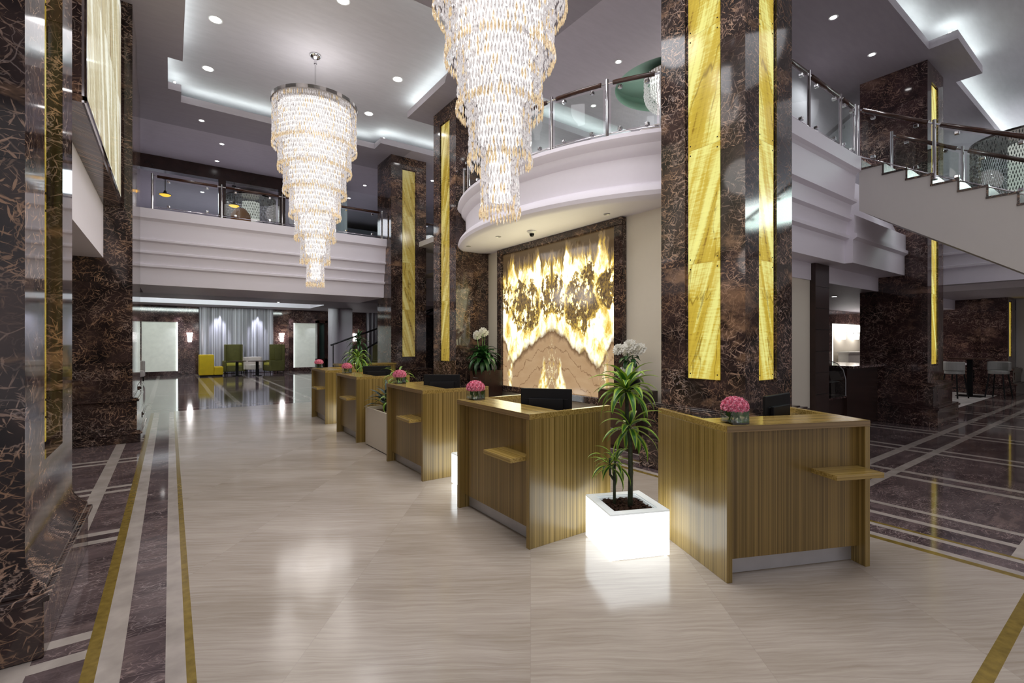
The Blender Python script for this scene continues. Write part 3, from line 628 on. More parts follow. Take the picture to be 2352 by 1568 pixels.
def slope_rail(label, x, ys_, zoff=0):
    pts = [(x, y, 4.739-(SY-y)*RIS/TRD-RIS*.5) for y in ys_]
    pts[0] = (x, ys_[0], 4.741 if ys_[0] > 3.0 else pts[0][2]); return railing(label, pts, 0, .86)
slope_rail('near glass balustrade following the staircase down, walnut handrail on top', SX0+.05, [3.12, 2.12, .95, -.2, -1.4])
slope_rail('far glass balustrade along the inner side of the staircase', SX1-.06, [3.12, 2.12, .95, -.2, -1.4])
# ================================================================= CHANDELIERS
def crystal(name, c, strength, tr=.25, rough=.12):
    m, nt, out = newmat(name); g = N(nt, 'NewGeometry').outputs['Position']
    n = noise(nt, g, 38, 2).outputs[0]
    cc = ramp(nt, n, [(.30, [x*.38 for x in c]), (.50, c), (.72, [min(1.0, x*1.25) for x in c])])
    b = finish(nt, out, mixc(nt, .84, cc, (0, 0, 0)), rough, emit=cc, estr=strength, spec=.6)
    t = N(nt, 'BsdfTransparent'); mx = N(nt, 'MixShader', None, i0=tr, i1=b.outputs[0], i2=t.outputs[0]); nt.links.new(mx.outputs[0], out.inputs[0])
    try: m.cycles.emission_sampling = 'NONE'
    except Exception: pass
    return m
CRY = crystal('clear_lit_crystal', (1, .91, .90), .50, .22); AMB = crystal('amber_lit_crystal', (.95, .68, .40), .62, .18)
CRYS = crystal('silver_crystal', (.50, .50, .50), .10, .15, .15); CRYD = crystal('dark_silver_crystal', (.22, .22, .23), .03, .15, .1)
CORE = emis('chandelier_bulb_glow', (1, .94, .89), 1.3); CORES = emis('silver_chandelier_bulb', (1, .97, .92), .5)
for mm in (CORE, CORES):
    try: mm.cycles.emission_sampling = 'NONE'
    except Exception: pass
def drop(mb, x, y, z, L, wd, a, mi):
    tw = a+R.uniform(-.5, .5); vs = [(x, y, z)]
    for k, (f, s_) in enumerate(((.30, .75), (.65, 1.0))):
        for q in range(3):
            b = tw+k*.9+q*2*pi/3; vs.append((x+cos(b)*wd*s_, y+sin(b)*wd*s_, z-L*f))
    vs.append((x, y, z-L))
    fs = [(0, 2, 1), (0, 3, 2), (0, 1, 3)]
    for q in range(3): fs.append((1+q, 1+(q+1) % 3, 4+(q+1) % 3, 4+q))
    fs += [(7, 4, 5), (7, 5, 6), (7, 6, 4)]
    mb.add(vs, fs, mi)
def tier(r, z0, z1, sp=.030, row=.105, amber_rows=1, amber=.16, wd=.0125):
    mb = MB(); n = max(12, int(2*pi*r/sp)); rows = max(1, round((z1-z0)/row*1.15)); stp = (z1-z0-row)/max(1, rows-1)
    for j in range(rows):
        for i in range(n):
            a = 2*pi*(i+.5*(j % 2))/n; rr = r+R.uniform(-.008, .008)+(.012 if j == rows-1 else 0)
            z = z1-j*stp+R.uniform(-.01, .01); L = row*R.uniform(.92, 1.12)
            am = R.random() < (.85 if j >= rows-amber_rows else amber)
            drop(mb, rr*cos(a), rr*sin(a), z, L, wd, a, 1 if am else 0)
    return mb
TIERS = [(.805, 5.60, 6.50), (.70, 5.13, 5.78), (.60, 4.66, 5.30), (.49, 4.19, 4.84), (.385, 3.72, 4.36), (.28, 3.25, 3.90), (.168, 2.78, 3.42)]
def chandelier(loc, label, scale=1):
    t = thing('crystal_chandelier', label, 'chandelier', loc)
    link('ceiling_rose', MB().lathe([(0, .0), (.115, 0), (.115, -.02), (.09, -.06), (.04, -.09), (0, -.1)], (0, 0, 7.6), 24), CHROME, t, smooth=True)
    link('hanging_rod', MB().cyl((0, 0), .016, 6.55, 7.52, 10).cyl((0, 0), .03, 7.42, 7.50, 10).cyl((0, 0), .035, 6.56, 6.72, 10), CHROME, t)
    link('top_frame', MB().lathe([(.80, 6.50), (.835, 6.50), (.835, 6.57), (.80, 6.57), (.80, 6.50)], (0, 0, 0), 48).box(-.8, -.02, 6.54, .8, .02, 6.56).box(-.02, -.8, 6.54, .02, .8, 6.56).lathe([(0, 6.52), (.8, 6.52)], (0, 0, 0), 48), BRONZE, t)
    for (r, z0, z1) in TIERS:
        link('crystal_tier', tier(r, z0, z1), [CRY, AMB], t)
    prof = [(.70, 6.42), (.70, 5.85), (.60, 5.75), (.60, 5.35), (.50, 5.25), (.50, 4.9), (.40, 4.8), (.40, 4.4), (.30, 4.3), (.30, 3.95), (.20, 3.85), (.20, 3.5), (.10, 3.4), (.10, 2.95), (0, 2.93)]
    link('light_core', MB().lathe(prof, (0, 0, 0), 32), CORE, t, smooth=False)
    return t
c1 = chandelier((2.45, 10.4, 0), 'seven-tier crystal chandelier hanging over the far end of the lobby, seen whole')
c2 = dup(c1, (2.47, 3.62, 0), .4, 'nearest tiered crystal chandelier, its upper tiers cut off by the photo top')
for (cx_, cy_) in ((2.45, 10.4), (2.47, 3.62)):
    light('AREA', (cx_, cy_, 6.62), 15, (1, .96, .94), 1.1, aim=(cx_, cy_, 9), name='chandelier_uplight')
    for (r, z) in ((.95, 5.7), (.72, 4.3), (.45, 3.0)):
        for q in range(4):
            a = q*pi/2+r*3; light('POINT', (cx_+r*cos(a), cy_+r*sin(a), z), 8.5, (1, .95, .92), .28, name='chandelier_bulb')
def drum(loc, r, z0, z1, label, zc):
    t = thing('drum_chandelier', label, 'chandelier', loc)
    mb = MB(); n = int(2*pi*r/.05); rows = int((z1-z0)/.09)
    for j in range(rows):
        for i in range(n):
            a = 2*pi*(i+.5*(j % 2))/n; drop(mb, r*cos(a), r*sin(a), z1-j*.09, .10*R.uniform(.9, 1.1), .015, a, 0 if R.random() < .45 else 1)
    link('crystal_curtain', mb, [CRYS, CRYD], t)
    link('top_frame', MB().lathe([(0, z1), (r+.02, z1), (r+.02, z1+.05), (0, z1+.05)], (0, 0, 0), 40), BRONZE, t)
    link('light_core', MB().lathe([(0, z1-.05), (r*.35, z1-.1), (r*.35, z0+.15), (0, z0+.12)], (0, 0, 0), 20), CORES, t)
    link('hanging_rod', MB().cyl((0, 0), .02, z1+.05, zc, 10), CHROME, t)
    return t
drum((16.45, 1.96, 0), 1.0, 4.95, 6.42, 'silvery crystal drum chandelier beyond the staircase at the right edge', 7.6)
drum((2.3, 18.9, 0), .78, 5.78, 6.62, 'silvery crystal drum chandelier seen behind the back balcony railing', 6.82)
t = thing('bowl_chandelier', 'rounded white crystal chandelier under the circular ceiling recess', 'chandelier', (8.8, 6.35, 0))
mb = MB()
for j in range(11):
    th = j/10*pi/2; r = .52*cos(th)+.02; n = max(5, int(2*pi*r/.06))
    for i in range(n): a = 2*pi*(i+.5*(j % 2))/n; drop(mb, r*cos(a), r*sin(a), 7.1-.40*sin(th), .11, .022, a, 0)
for j in range(3):
    for i in range(50): a = 2*pi*i/50; drop(mb, .54*cos(a), .54*sin(a), 7.40-j*.09, .11, .02, a, 0)
link('crystal_bowl', mb, [CRY], t); link('canopy', MB().lathe([(0, 7.45), (.5, 7.45), (.5, 7.42), (0, 7.42)], (0, 0, 0), 32).cyl((0, 0), .03, 7.45, 7.58), BRONZE, t)
link('light_core', MB().lathe([(0, 7.38), (.42, 7.36), (.40, 7.05), (.25, 6.85), (0, 6.75)], (0, 0, 0), 24), CORE, t)
light('POINT', (8.8, 6.35, 6.45), 25, (1, .97, .9), .2, name='bowl_light')
# ================================================================= DOWNLIGHTS
LENS = emis('downlight_lens', (1, .98, .97), 14); RIM = plain('white_lamp_rim', (.8, .8, .8), .4)
def downlight_proto(r, name='downlight'):
    t = thing(name, 'x', 'ceiling light')
    link('rim', MB().lathe([(r, 0), (r+.02, -.006), (r+.025, 0)], (0, 0, 0), 20), RIM, t)
    link('lens', MB().lathe([(0, -.002), (r, -.002)], (0, 0, 0), 20), LENS, t)
    return t
DLB, DLS = None, None
def downlight(x, y, z, r, label, energy, group=None, spot=110, tint=(.98, .965, 1)):
    global DLB, DLS
    big = r > .08; p = DLB if big else DLS
    if p is None:
        p = downlight_proto(r); p.location = (x, y, z-.001); p['label'] = label
        if group: p['group'] = group
        if big: DLB = p
        else: DLS = p
    else: p = dup(p, (x, y, z-.001), 0, label, group)
    if not group and 'group' in p: del p['group']
    if energy: light('SPOT', (x, y, z-.03), energy, tint, .5 if z > 7.3 else .09, spot=150 if z > 7.3 else spot, blend=.9, aim=(x, y, 0), name='downlight_and_fill_beam')
G1 = 'large downlights in the raised ceiling around the far chandelier'
for (x, y, l) in ((.68, 10.33, 'large recessed downlight at the upper left of the bright ceiling tray'), (.67, 12.28, 'large recessed downlight near the stepped left corner of the ceiling tray'),
                  (2.45, 12.28, 'large recessed downlight just above the rim of the far chandelier'), (4.19, 10.26, 'large recessed downlight right of the far chandelier, the nearer one'),
                  (4.21, 12.25, 'large recessed downlight right of the far chandelier, the farther lower one'), (2.45, 8.45, 'large recessed downlight at the top edge of the photo in the tray'), (.68, 8.4, None), (4.2, 8.4, None)):
    if l: downlight(x, y, 7.6, .095, l, 75, G1)
    else: light('SPOT', (x, y, 7.5), 80, (.98, .965, 1), .40, spot=150, blend=.8, aim=(x, y, 0), name='downlight_and_fill_beam')
downlight(6.15, 11.9, 7.6, .095, 'large recessed downlight in the tray arm beside the balcony-end column', 90, G1)
for (x, y) in ((.7, 1.6), (.7, 3.6), (.7, 5.6), (2.45, 1.4), (2.45, 5.7), (4.2, 1.6), (4.2, 3.6), (4.2, 5.6), (2.4, -2.0), (4.5, -2.5), (.5, -2.5)):  # added fill spots overhead and behind the camera, no fixtures modelled
    light('SPOT', (x, y, 7.5 if y > .9 else 7.15), 120, (.98, .965, 1), .40, spot=152, blend=.8, aim=(x, y, 0), name='downlight_and_fill_beam')
G2 = 'small downlights in the grey ceilings'
for (x, y, z, l, e) in ((.64, 14.24, 7.2, 'small downlight in the dark ceiling just beyond the far tray edge', 45), (1.18, 15.6, 7.2, 'small downlight in the light grey ceiling strip above the back balcony', 40),
                        (1.17, 17.16, 7.2, 'small downlight directly before the dark timber header', 25), (3.6, 16.6, 7.2, 'small downlight above the back balcony hidden mostly by the chandelier', 25),
                        (5.62, 16.77, 7.2, 'small downlight left of the gold-strip column near its top', 30), (5.62, 18.6, 7.2, 'small downlight left of the gold-strip column, the lower of two', 20), (7.35, 14.91, 7.2, 'small downlight between the two left marble columns', 30),
                        (7.22, 6.41, 7.2, 'small downlight in the ceiling left of the circular recess', 60), (8.09, 7.95, 7.2, 'downlight seen through the curved balcony glass', 50),
                        (9.22, 3.38, 7.2, 'small downlight at the top of the photo right of the near column', 70), (11.02, 3.38, 7.2, 'small downlight left of the column behind the staircase', 60), (14.6, 3.7, 7.2, 'small downlight beyond the column behind the staircase', 50), (17.0, 4.0, 7.2, 'small downlight above the staircase glass near the drum chandelier', 40),
                        (.9, 19.6, 6.82, 'small downlight behind the timber header, leftmost of three', 18), (1.7, 20.4, 6.82, 'small downlight behind the timber header, middle of three', 18), (2.9, 19.4, 6.82, 'small downlight behind the timber header, rightmost of three', 18)):
    downlight(x, y, z, .05, l, e, G2)
for (x, y, l) in ((2.0, 20.2, 'small downlight in the lounge ceiling before the light cove, left'), (5.0, 19.8, 'small downlight in the lounge ceiling below the balcony end'), (3.9, 23.2, 'small downlight at the edge of the lounge cove'), (-.2, 19.6, 'small downlight in the lounge ceiling by the left column')):
    downlight(x, y, 3.4, .05, l, 90, 'small downlights in the lounge ceiling', tint=(.92, .93, 1))
for (x, y, l) in ((17.6, 5.2, 'small downlight in the cafe ceiling, farther one'), (12.6, 4.6, 'small downlight in the cafe ceiling, nearer one'), (20, 5.6, 'small downlight in the cafe ceiling in front of the lit niche')):
    downlight(x, y, 2.7, .05, l, 14, 'small downlights in the cafe ceiling')
# curtain and marble grazers, lounge
for (x, e) in ((2.0, 200), (3.75, 200), (.3, 60), (5.4, 60), (6.6, 40)):
    light('SPOT', (x, 28.1, 3.35), e, (.80, .84, 1) if e > 30 else (1, .8, .85), .03, spot=50, blend=.9, aim=(x, 28.75, 0.6), name='wall_grazer')
for (x, y) in ((.5, 18.5), (3, 18.5), (5.5, 18.5), (.5, 22), (3, 22), (5.5, 22), (1.5, 27.2), (4.5, 27.2), (8.5, 24), (8.5, 19)): light('SPOT', (x, y, 3.36), 62, (.93, .92, 1), .12, spot=150, blend=1, aim=(x, y, 0), name='lounge_beam')
for (x, y) in ((9.0, .6), (12.5, .4), (16.5, .2), (20, -1.5)): light('SPOT', (x, y, 7.5), 165, (.98, .965, 1), .9, spot=150, blend=1, aim=(x, y, 0), name='downlight_and_fill_beam')  # added spots that brighten the right hall and its column, without fixtures
for (x, y) in ((17.3, 3.4), (19.6, 2.4), (19.8, 4.6), (17.0, 1.0)): light('SPOT', (x, y, 2.96), 30, (1, .97, .95), .07, spot=150, blend=1, aim=(x, y, 0), name='lounge_beam')
for (x, y) in ((14.5, -2.5), (18, -3)): light('SPOT', (x, y, 7.5), 110, (.98, .965, 1), .9, spot=150, blend=1, aim=(x, y, 0), name='downlight_and_fill_beam')  # two more added fill spots for the hall, unseen and without fixtures
# sprinkler and camera on the balcony underside
t = thing('dome_camera', 'small dark dome camera on the balcony underside above the mural', 'camera', (5.5, 7.0, 3.72))
link('mount', MB().lathe([(0, 0), (.09, 0), (.09, -.02), (.05, -.05), (0, -.05)], (0, 0, 0), 20), RIM, t); link('dome', MB().lathe([(.045, -.05), (.045, -.07), (.03, -.1), (0, -.11)], (0, 0, 0), 16), BLACK, t, smooth=True)
for (x, y, l) in ((5.25, 7.75, 'unlit downlight rim on the balcony underside, left one'), (5.75, 5.35, 'unlit downlight rim on the balcony underside, right one'), (5.25, 8.9, 'unlit downlight rim on the balcony underside, far left one')):
    tag(link('ceiling_spot', MB().lathe([(0, -.004), (.03, -.004), (.05, -.012), (.055, 0)], (0, 0, 0), 16), ALU, off=(0, 0, 0)), l, 'ceiling light').location = (x, y, 3.72)
# ================================================================= RECEPTION DESKS
W, D, H = 1.19, .92, 1.0725
def desk_proto():
    t = thing('reception_desk', 'x', 'desk')
    for x in (0, W-.042):
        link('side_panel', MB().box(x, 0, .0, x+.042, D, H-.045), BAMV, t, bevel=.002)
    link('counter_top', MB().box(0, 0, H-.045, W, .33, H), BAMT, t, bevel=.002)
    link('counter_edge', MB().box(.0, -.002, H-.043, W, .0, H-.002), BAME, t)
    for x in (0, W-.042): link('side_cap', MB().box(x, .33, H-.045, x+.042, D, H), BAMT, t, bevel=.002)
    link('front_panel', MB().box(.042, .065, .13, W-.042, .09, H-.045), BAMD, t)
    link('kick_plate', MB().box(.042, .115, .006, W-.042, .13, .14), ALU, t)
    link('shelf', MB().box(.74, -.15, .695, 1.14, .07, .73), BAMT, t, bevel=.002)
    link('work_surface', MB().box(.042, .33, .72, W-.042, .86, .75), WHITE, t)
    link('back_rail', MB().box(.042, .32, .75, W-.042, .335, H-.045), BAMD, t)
    return t
TH = -pi/2-.011
DESKS = [((2.515, 11.02, 0), TH, 'bamboo reception desk farthest from the camera, first of the row'), ((2.470, 8.93, 0), TH, 'bamboo reception desk second from the far end, before the tall cream planter'),
         ((2.425, 6.34, 0), TH, 'bamboo reception desk in the middle of the row, third from either end'), ((2.322, 4.16, 0), TH, 'large bamboo reception desk left of the glowing planter with the plant'), ((3.081, 1.769, 0), -.413, 'bamboo reception desk nearest the right, turned away from the row')]
d0 = desk_proto(); desks = []
for i, (loc, rz, lab) in enumerate(DESKS):
    if i == 0: d0.location = loc; d0.rotation_euler = (0, 0, rz); d0['label'] = lab; d0['group'] = 'bamboo reception desks'; desks.append(d0)
    else: desks.append(dup(d0, loc, rz, lab, 'bamboo reception desks'))
def onlocal(i, x, y, z):
    loc, rz, _ = DESKS[i]; return (loc[0]+x*cos(rz)-y*sin(rz), loc[1]+x*sin(rz)+y*cos(rz), z)
# monitors
def monitor_proto():
    t = thing('computer_monitor', 'x', 'monitor')
    link('housing', MB().box(-.24, 0, .13, .24, .025, .46), BLACK, t, bevel=.006)
    link('screen', MB().box(-.225, -.002, .15, .225, .0, .445), SCREEN, t)
    link('rear_bulge', MB().extrude([(-.16, .025, .18), (.16, .025, .18), (.16, .025, .37), (-.16, .025, .37)], (0, 0, 0), (0, .03, 0)).box(-.2, .025, .36, .2, .032, .367), BLACKM, t, bevel=.01)
    link('stand', MB().box(-.03, .03, .02, .03, .05, .25), BLACKM, t); link('base', MB().box(-.12, -.06, 0, .12, .12, .018), BLACKM, t, bevel=.005)
    return t
m0 = monitor_proto(); first = True
# orientation: rear (+y local) points at the camera side
for (x, y, face, zs, lab) in ((2.86, 3.42, 20, .0, 'black monitor with its back to the camera on the desk left of the glowing planter'), (2.93, 5.66, 14, .0, 'black monitor on the middle reception desk'),
                           (3.02, 8.35, 18, .0, 'black monitor on the second desk, partly behind leaves'), (4.10, 1.93, 100, .0, 'black monitor seen from the side on the right-hand desk')):
    # rear normal direction
    dirv = Vector((-x, -y)).normalized(); base = atan2(dirv.y, dirv.x)
    ang = base-pi/2 + {20: radians(-8), 14: radians(-6), 18: radians(-5), 100: radians(68)}[face]
    loc = (x, y, .751)
    if first: m0.location = loc; m0.rotation_euler = (0, 0, ang); m0['label'] = lab; m0['group'] = 'monitors on the reception desks'; first = False
    else: dup(m0, loc, ang, lab, 'monitors on the reception desks')
# ================================================================= FLOWER VASES
PINK = plain('pink_petals', (.78, .16, .27), .6, var=.35, scale=60); PINKL = plain('pale_pink_petals', (.88, .35, .45), .6, var=.25, scale=60)
LEAFD = plain('dark_green_leaf', (.020, .075, .018), .35, var=.45, scale=12); LEAFM = plain('mid_green_leaf', (.04, .17, .02), .35, var=.4, scale=12)
LIME = plain('lime_leaf_margin', (.34, .50, .05), .4, var=.25, scale=14); BLUEG = plain('blue_green_leaf', (.030, .060, .062), .45, var=.4, scale=10)
STEM = plain('green_plant_stem', (.10, .22, .06), .5, var=.3); TRUNK = plain('dark_plant_trunk', (.035, .045, .022), .7, var=.5, scale=40)
WPETAL = plain('white_petals', (.80, .79, .72), .6, var=.12, scale=60)
def ruffle(mb, c, r, mi=0, seed=0):
    rr = random.Random(seed)
    for lay in range(4):
        k = 7+lay*3; th0 = .25+lay*.38
        for q in range(k):
            a = 2*pi*q/k+lay*.4+rr.uniform(-.15, .15); th = th0+rr.uniform(-.08, .08)
            def P(aa, t_, rad): return (c[0]+rad*sin(t_)*cos(aa), c[1]+rad*sin(t_)*sin(aa), c[2]+rad*cos(t_)*.8)
            da = pi/k*1.1; R0 = r*.35; R1 = r*rr.uniform(.92, 1.1)
            p = [P(a, th*.5, R0), P(a-da, th, R1*.94), P(a-da*.35, th*1.05, R1*1.06), P(a+da*.35, th*.95, R1*.98), P(a+da, th, R1*.92)]
            mb.add(p, [(0, 1, 2), (0, 2, 3), (0, 3, 4)], (mi+(q+lay) % 2) % 2)
    return mb
def vase_proto():
    t = thing('flower_vase', 'x', 'vase of flowers')
    h = .066; g = MB()
    for (a, b) in (((-h, -h), (h, -h)), ((h, -h), (h, h)), ((h, h), (-h, h)), ((-h, h), (-h, -h))):
        g.quad((*a, .001), (*b, .001), (*b, .10), (*a, .10))
    g.box(-h, -h, .0, h, h, .012)
    link('glass_vase', g, VASEG, t)
    link('water', MB().box(-h+.005, -h+.005, .013, h-.005, h-.005, .055), WATER, t)
    s = MB()
    for q in range(7):
        a = q*2.4; s.tube([(.04*cos(a), .04*sin(a), .015), (.02*cos(a+1), .02*sin(a+1), .10)], .003, 5)
    for q in range(3):
        a = q*2.1; s.quad((.03*cos(a), .03*sin(a), .03), (.055*cos(a+.25), .055*sin(a+.25), .05), (.06*cos(a), .06*sin(a), .10), (.035*cos(a-.3), .035*sin(a-.3), .07))
    link('stems', s, STEM, t)
    mb = ruffle(MB(), (0, 0, 0), .036, 0, 3); k = 0; base = None
    for (n, th) in ((1, 0), (6, .62), (10, 1.15), (10, 1.55)):
        for q in range(n):
            a = 2*pi*q/n+th; c = (.066*sin(th)*cos(a)*1.0, .066*sin(th)*sin(a), .118+.045*cos(th))
            if base is None: base = link('carnation', mb, [PINK, PINKL], t); o = base
            else: o = base.copy(); COL.objects.link(o)
            o.parent = t; o.location = c; o.rotation_euler = (0, th*.9, a)
    return t
v0 = vase_proto(); G3 = 'square glass vases of pink flowers'
VS = [((*onlocal(4, .135, .10, 0)[:2], H), DESKS[4][1], 'glass vase of pink flowers on the right-hand desk, largest in view'), ((2.475, 4.06, H), .1, 'glass vase of pink flowers on the desk left of the glowing planter'),
      ((2.56, 6.20, H), .0, 'glass vase of pink flowers on the middle desk, leaves behind it'), ((2.62, 8.80, H), .1, 'glass vase of pink flowers on the second-farthest desk'), ((2.64, 10.9, H), .1, 'glass vase of pink flowers on the farthest desk')]
for i, (loc, rz, lab) in enumerate(VS):
    if i == 0: v0.location = loc; v0.rotation_euler = (0, 0, rz); v0['label'] = lab; v0['group'] = G3
    else: dup(v0, loc, rz, lab, G3)
# ================================================================= PLANTS
def leaf(mb, base, az, L, wd, el0, droop, n=8, edge=True, fold=.25, mic=0, mie=1):
    p = Vector(base); el = el0; pts = []; st_ = L/n
    for i in range(n+1):
        pts.append((p.copy(), el)); p = p+Vector((cos(az)*cos(el), sin(az)*cos(el), sin(el)))*st_; el -= droop/n*(1+.6*i/n)
    sd = Vector((-sin(az), cos(az), 0)); vs = []
    for i, (q, e) in enumerate(pts):
        u = i/n; w_ = wd*(.35+.65*min(1, u*3.2))*(1 if u < .55 else max(.02, (1-(u-.55)/.45))**.8)
        nrm = Vector((-cos(az)*sin(e), -sin(az)*sin(e), cos(e)))
        for k in (-1, -.5, .5, 1): vs.append(q+sd*w_*k*.5+nrm*abs(k)*w_*fold)
    fs = []; ms = []
    for i in range(n):
        for k in range(3):
            fs.append((i*4+k, i*4+k+1, i*4+k+5, i*4+k+4)); ms.append(mie if (k != 1 and edge) else mic)
    o = len(mb.v); mb.add(vs, fs, mic); mb.m[-len(fs):] = ms
def crown(mb, c, nl, L, wd, el=(.1, 1.35), droop=1.7, rr=R, edge=True):
    for i in range(nl):
        f = i/nl; az = i*2.399+rr.uniform(-.2, .2); e = el[0]+(el[1]-el[0])*f
        leaf(mb, (c[0]+.012*cos(az), c[1]+.012*sin(az), c[2]-.05+.06*f), az, L*rr.uniform(.8, 1.08), wd*rr.uniform(.85, 1.1), e, droop*rr.uniform(.75, 1.2), edge=edge)
PLIT = emis('glowing_white_polyethylene', (.93, .985, 1.0), 3.0); PTOP = plain('white_planter_rim', (.85, .87, .87), .4, emit=(.9, 1, 1), estr=.30)
SOIL = plain('bark_chips', (.060, .026, .014), .9, var=.6, scale=60)
def cube_planter(loc, rz, label, group, S=.49, hh=.356):
    t = thing('glowing_planter', label, 'planter', loc, rz, group); h = S/2; k = .36/2
    m = MB()
    m.box(-h, -h, .012, h, -h+.02, hh-.012).box(-h, h-.02, .012, h, h, hh-.012).box(-h, -h+.02, .012, -h+.02, h-.02, hh-.012).box(h-.02, -h+.02, .012, h, h-.02, hh-.012)
    link('glowing_shell', m, PLIT, t)
    m = MB().box(-h, -h, hh-.012, h, -k, hh).box(-h, k, hh-.012, h, h, hh).box(-h, -k, hh-.012, -k, k, hh).box(k, -k, hh-.012, h, k, hh)
    for s_ in (-1, 1): m.box(-k if s_ > 0 else -k-.0, s_*k-.004, hh-.06, k, s_*k+.004, hh-.012).box(s_*k-.004, -k, hh-.06, s_*k+.004, k, hh-.012)
    link('rim', m, PTOP, t)
    m = MB().box(-k, -k, hh-.07, k, k, hh-.035)
    for q in range(420):
        x, y = R.uniform(-k+.01, k-.01), R.uniform(-k+.01, k-.01); a = R.uniform(0, 6.3); l, ww = R.uniform(.008, .02), R.uniform(.004, .010); z = hh-.035+R.uniform(0, .012)
        m.add([(x+l*cos(a), y+l*sin(a), z+R.uniform(0, .008)), (x-ww*sin(a), y+ww*cos(a), z+.008), (x-l*cos(a), y-l*sin(a), z+R.uniform(0, .006)), (x+ww*sin(a), y-ww*cos(a), z-.002)], [(0, 1, 2, 3)])
    o = link('bark_chips', m, SOIL, t); o['kind'] = 'stuff'
    link('foot', MB().box(-h+.03, -h+.03, 0, h-.03, h-.03, .012), BLACK, t)
    return t
GP = 'glowing white cube planters'
PC = (3.02-.03, 2.575-.02)  # centre, between desk 4 and desk 5
PC = (2.67+.446*.5+.19*.5*.98, 2.43-.19*.5+.48*.5)
cube_planter((PC[0], PC[1], 0), -.40, 'glowing white cube planter in front, holding the tall green plant', GP)
cube_planter((2.90, 4.67-.02, 0), -.02, 'glowing white cube planter mostly hidden between the middle desk and the next one', GP)
cube_planter((2.98, 9.35, 0), -.02, 'glowing white cube planter between the two farthest desks', GP)
# tall dracaena
dx_, dy_ = PC[0]+.02, PC[1]-.03
t = thing('potted_dracaena', 'tall green and lime striped dracaena growing in the front glowing planter', 'plant', (dx_, dy_, .33))
off = (dx_, dy_, .33)
link('trunk', MB().tube([(dx_+.0, dy_, .325), (dx_+.005, dy_, .6), (dx_+.0, dy_+.0, .85), (dx_-.015, dy_+.02, 1.05), (dx_-.02, dy_+.02, 1.30)], [.021, .019, .018, .016, .014], 8)
     .tube([(dx_-.075, dy_+.10, .325), (dx_-.075, dy_+.10, .52), (dx_-.065, dy_+.11, .56), (dx_-.055, dy_+.11, .68)], [.013, .012, .010, .009], 7).tube([(dx_-.075, dy_+.10, .52), (dx_-.105, dy_+.12, .57), (dx_-.10, dy_+.13, .70)], [.011, .010, .009], 7), TRUNK, t, smooth=True, off=off)
R.seed(21)
m = MB(); crown(m, (dx_-.02, dy_+.02, 1.28), 32, .31, .062, (-.35, 1.35), 1.15); link('top_crown', m, [LEAFM, LIME], t, smooth=True, off=off)
m = MB(); crown(m, (dx_-.005, dy_, .98), 20, .27, .054, (-.75, 1.1), 1.0); link('middle_crown', m, [LEAFM, LIME], t, smooth=True, off=off)
m = MB(); crown(m, (dx_-.055, dy_+.11, .68), 16, .20, .034, (-.6, 1.35), 1.1); crown(m, (dx_-.10, dy_+.13, .66), 10, .22, .032, (-.5, 1.2), 1.3); link('lower_crown', m, [LEAFD, LIME], t, smooth=True, off=off)
# tall cream planter between second and middle desks
t = thing('tall_planter', 'tall cream box planter between the second and middle desks', 'planter', (2.78, 7.03, 0))
off = (2.78, 7.03, 0); x0, x1, y0, y1 = 2.55, 3.0, 6.46, 7.58
link('box', MB().box(x0, y0, .012, x0+.03, y1, .60).box(x1-.03, y0, .012, x1, y1, .60).box(x0+.03, y0, .012, x1-.03, y0+.03, .6).box(x0+.03, y1-.03, .012, x1-.03, y1, .6), paint('cream_planter_laminate', (.62, .56, .47), .3, False), t, off=off)
link('base', MB().box(x0+.02, y0+.02, 0, x1-.02, y1-.02, .012), BLACK, t, off=off)
so = link('soil', MB().box(x0+.03, y0+.03, .5, x1-.03, y1-.03, .55), SOIL, t, off=off); so['kind'] = 'stuff'
def plant(loc, label, spec, mats, name='leafy_plant', cat='plant', trunk=True):
    t = thing(name, label, cat, loc); 
    if trunk:
        tb = MB()
        for (x, y, z, *_r) in spec: tb.tube([(x*.3, y*.3, -.02), (x, y, z-.02)], .012, 6)
        link('trunk', tb, TRUNK, t, smooth=True)
    m = MB()
    for (x, y, z, nl, L, wd, el0, el1, dr) in spec: crown(m, (x, y, z), nl, L, wd, (el0, el1), dr)
    link('foliage', m, mats, t, smooth=True); return t
plant((2.77, 7.30, .55), 'dark blue-green spiky plant in the tall cream planter', [(0, 0, .12, 18, .36, .06, .1, 1.3, .9), (0, -.1, .25, 12, .3, .05, .2, 1.4, .8)], [BLUEG, BLUEG])
plant((2.80, 6.72, .55), 'green striped dracaena in the tall cream planter, crown beside the pink flowers', [(0, .10, .55, 26, .32, .032, -.4, 1.4, 1.8), (-.08, .18, .22, 16, .30, .03, -.2, 1.2, 1.9)], [LEAFM, LIME], 'striped_dracaena')
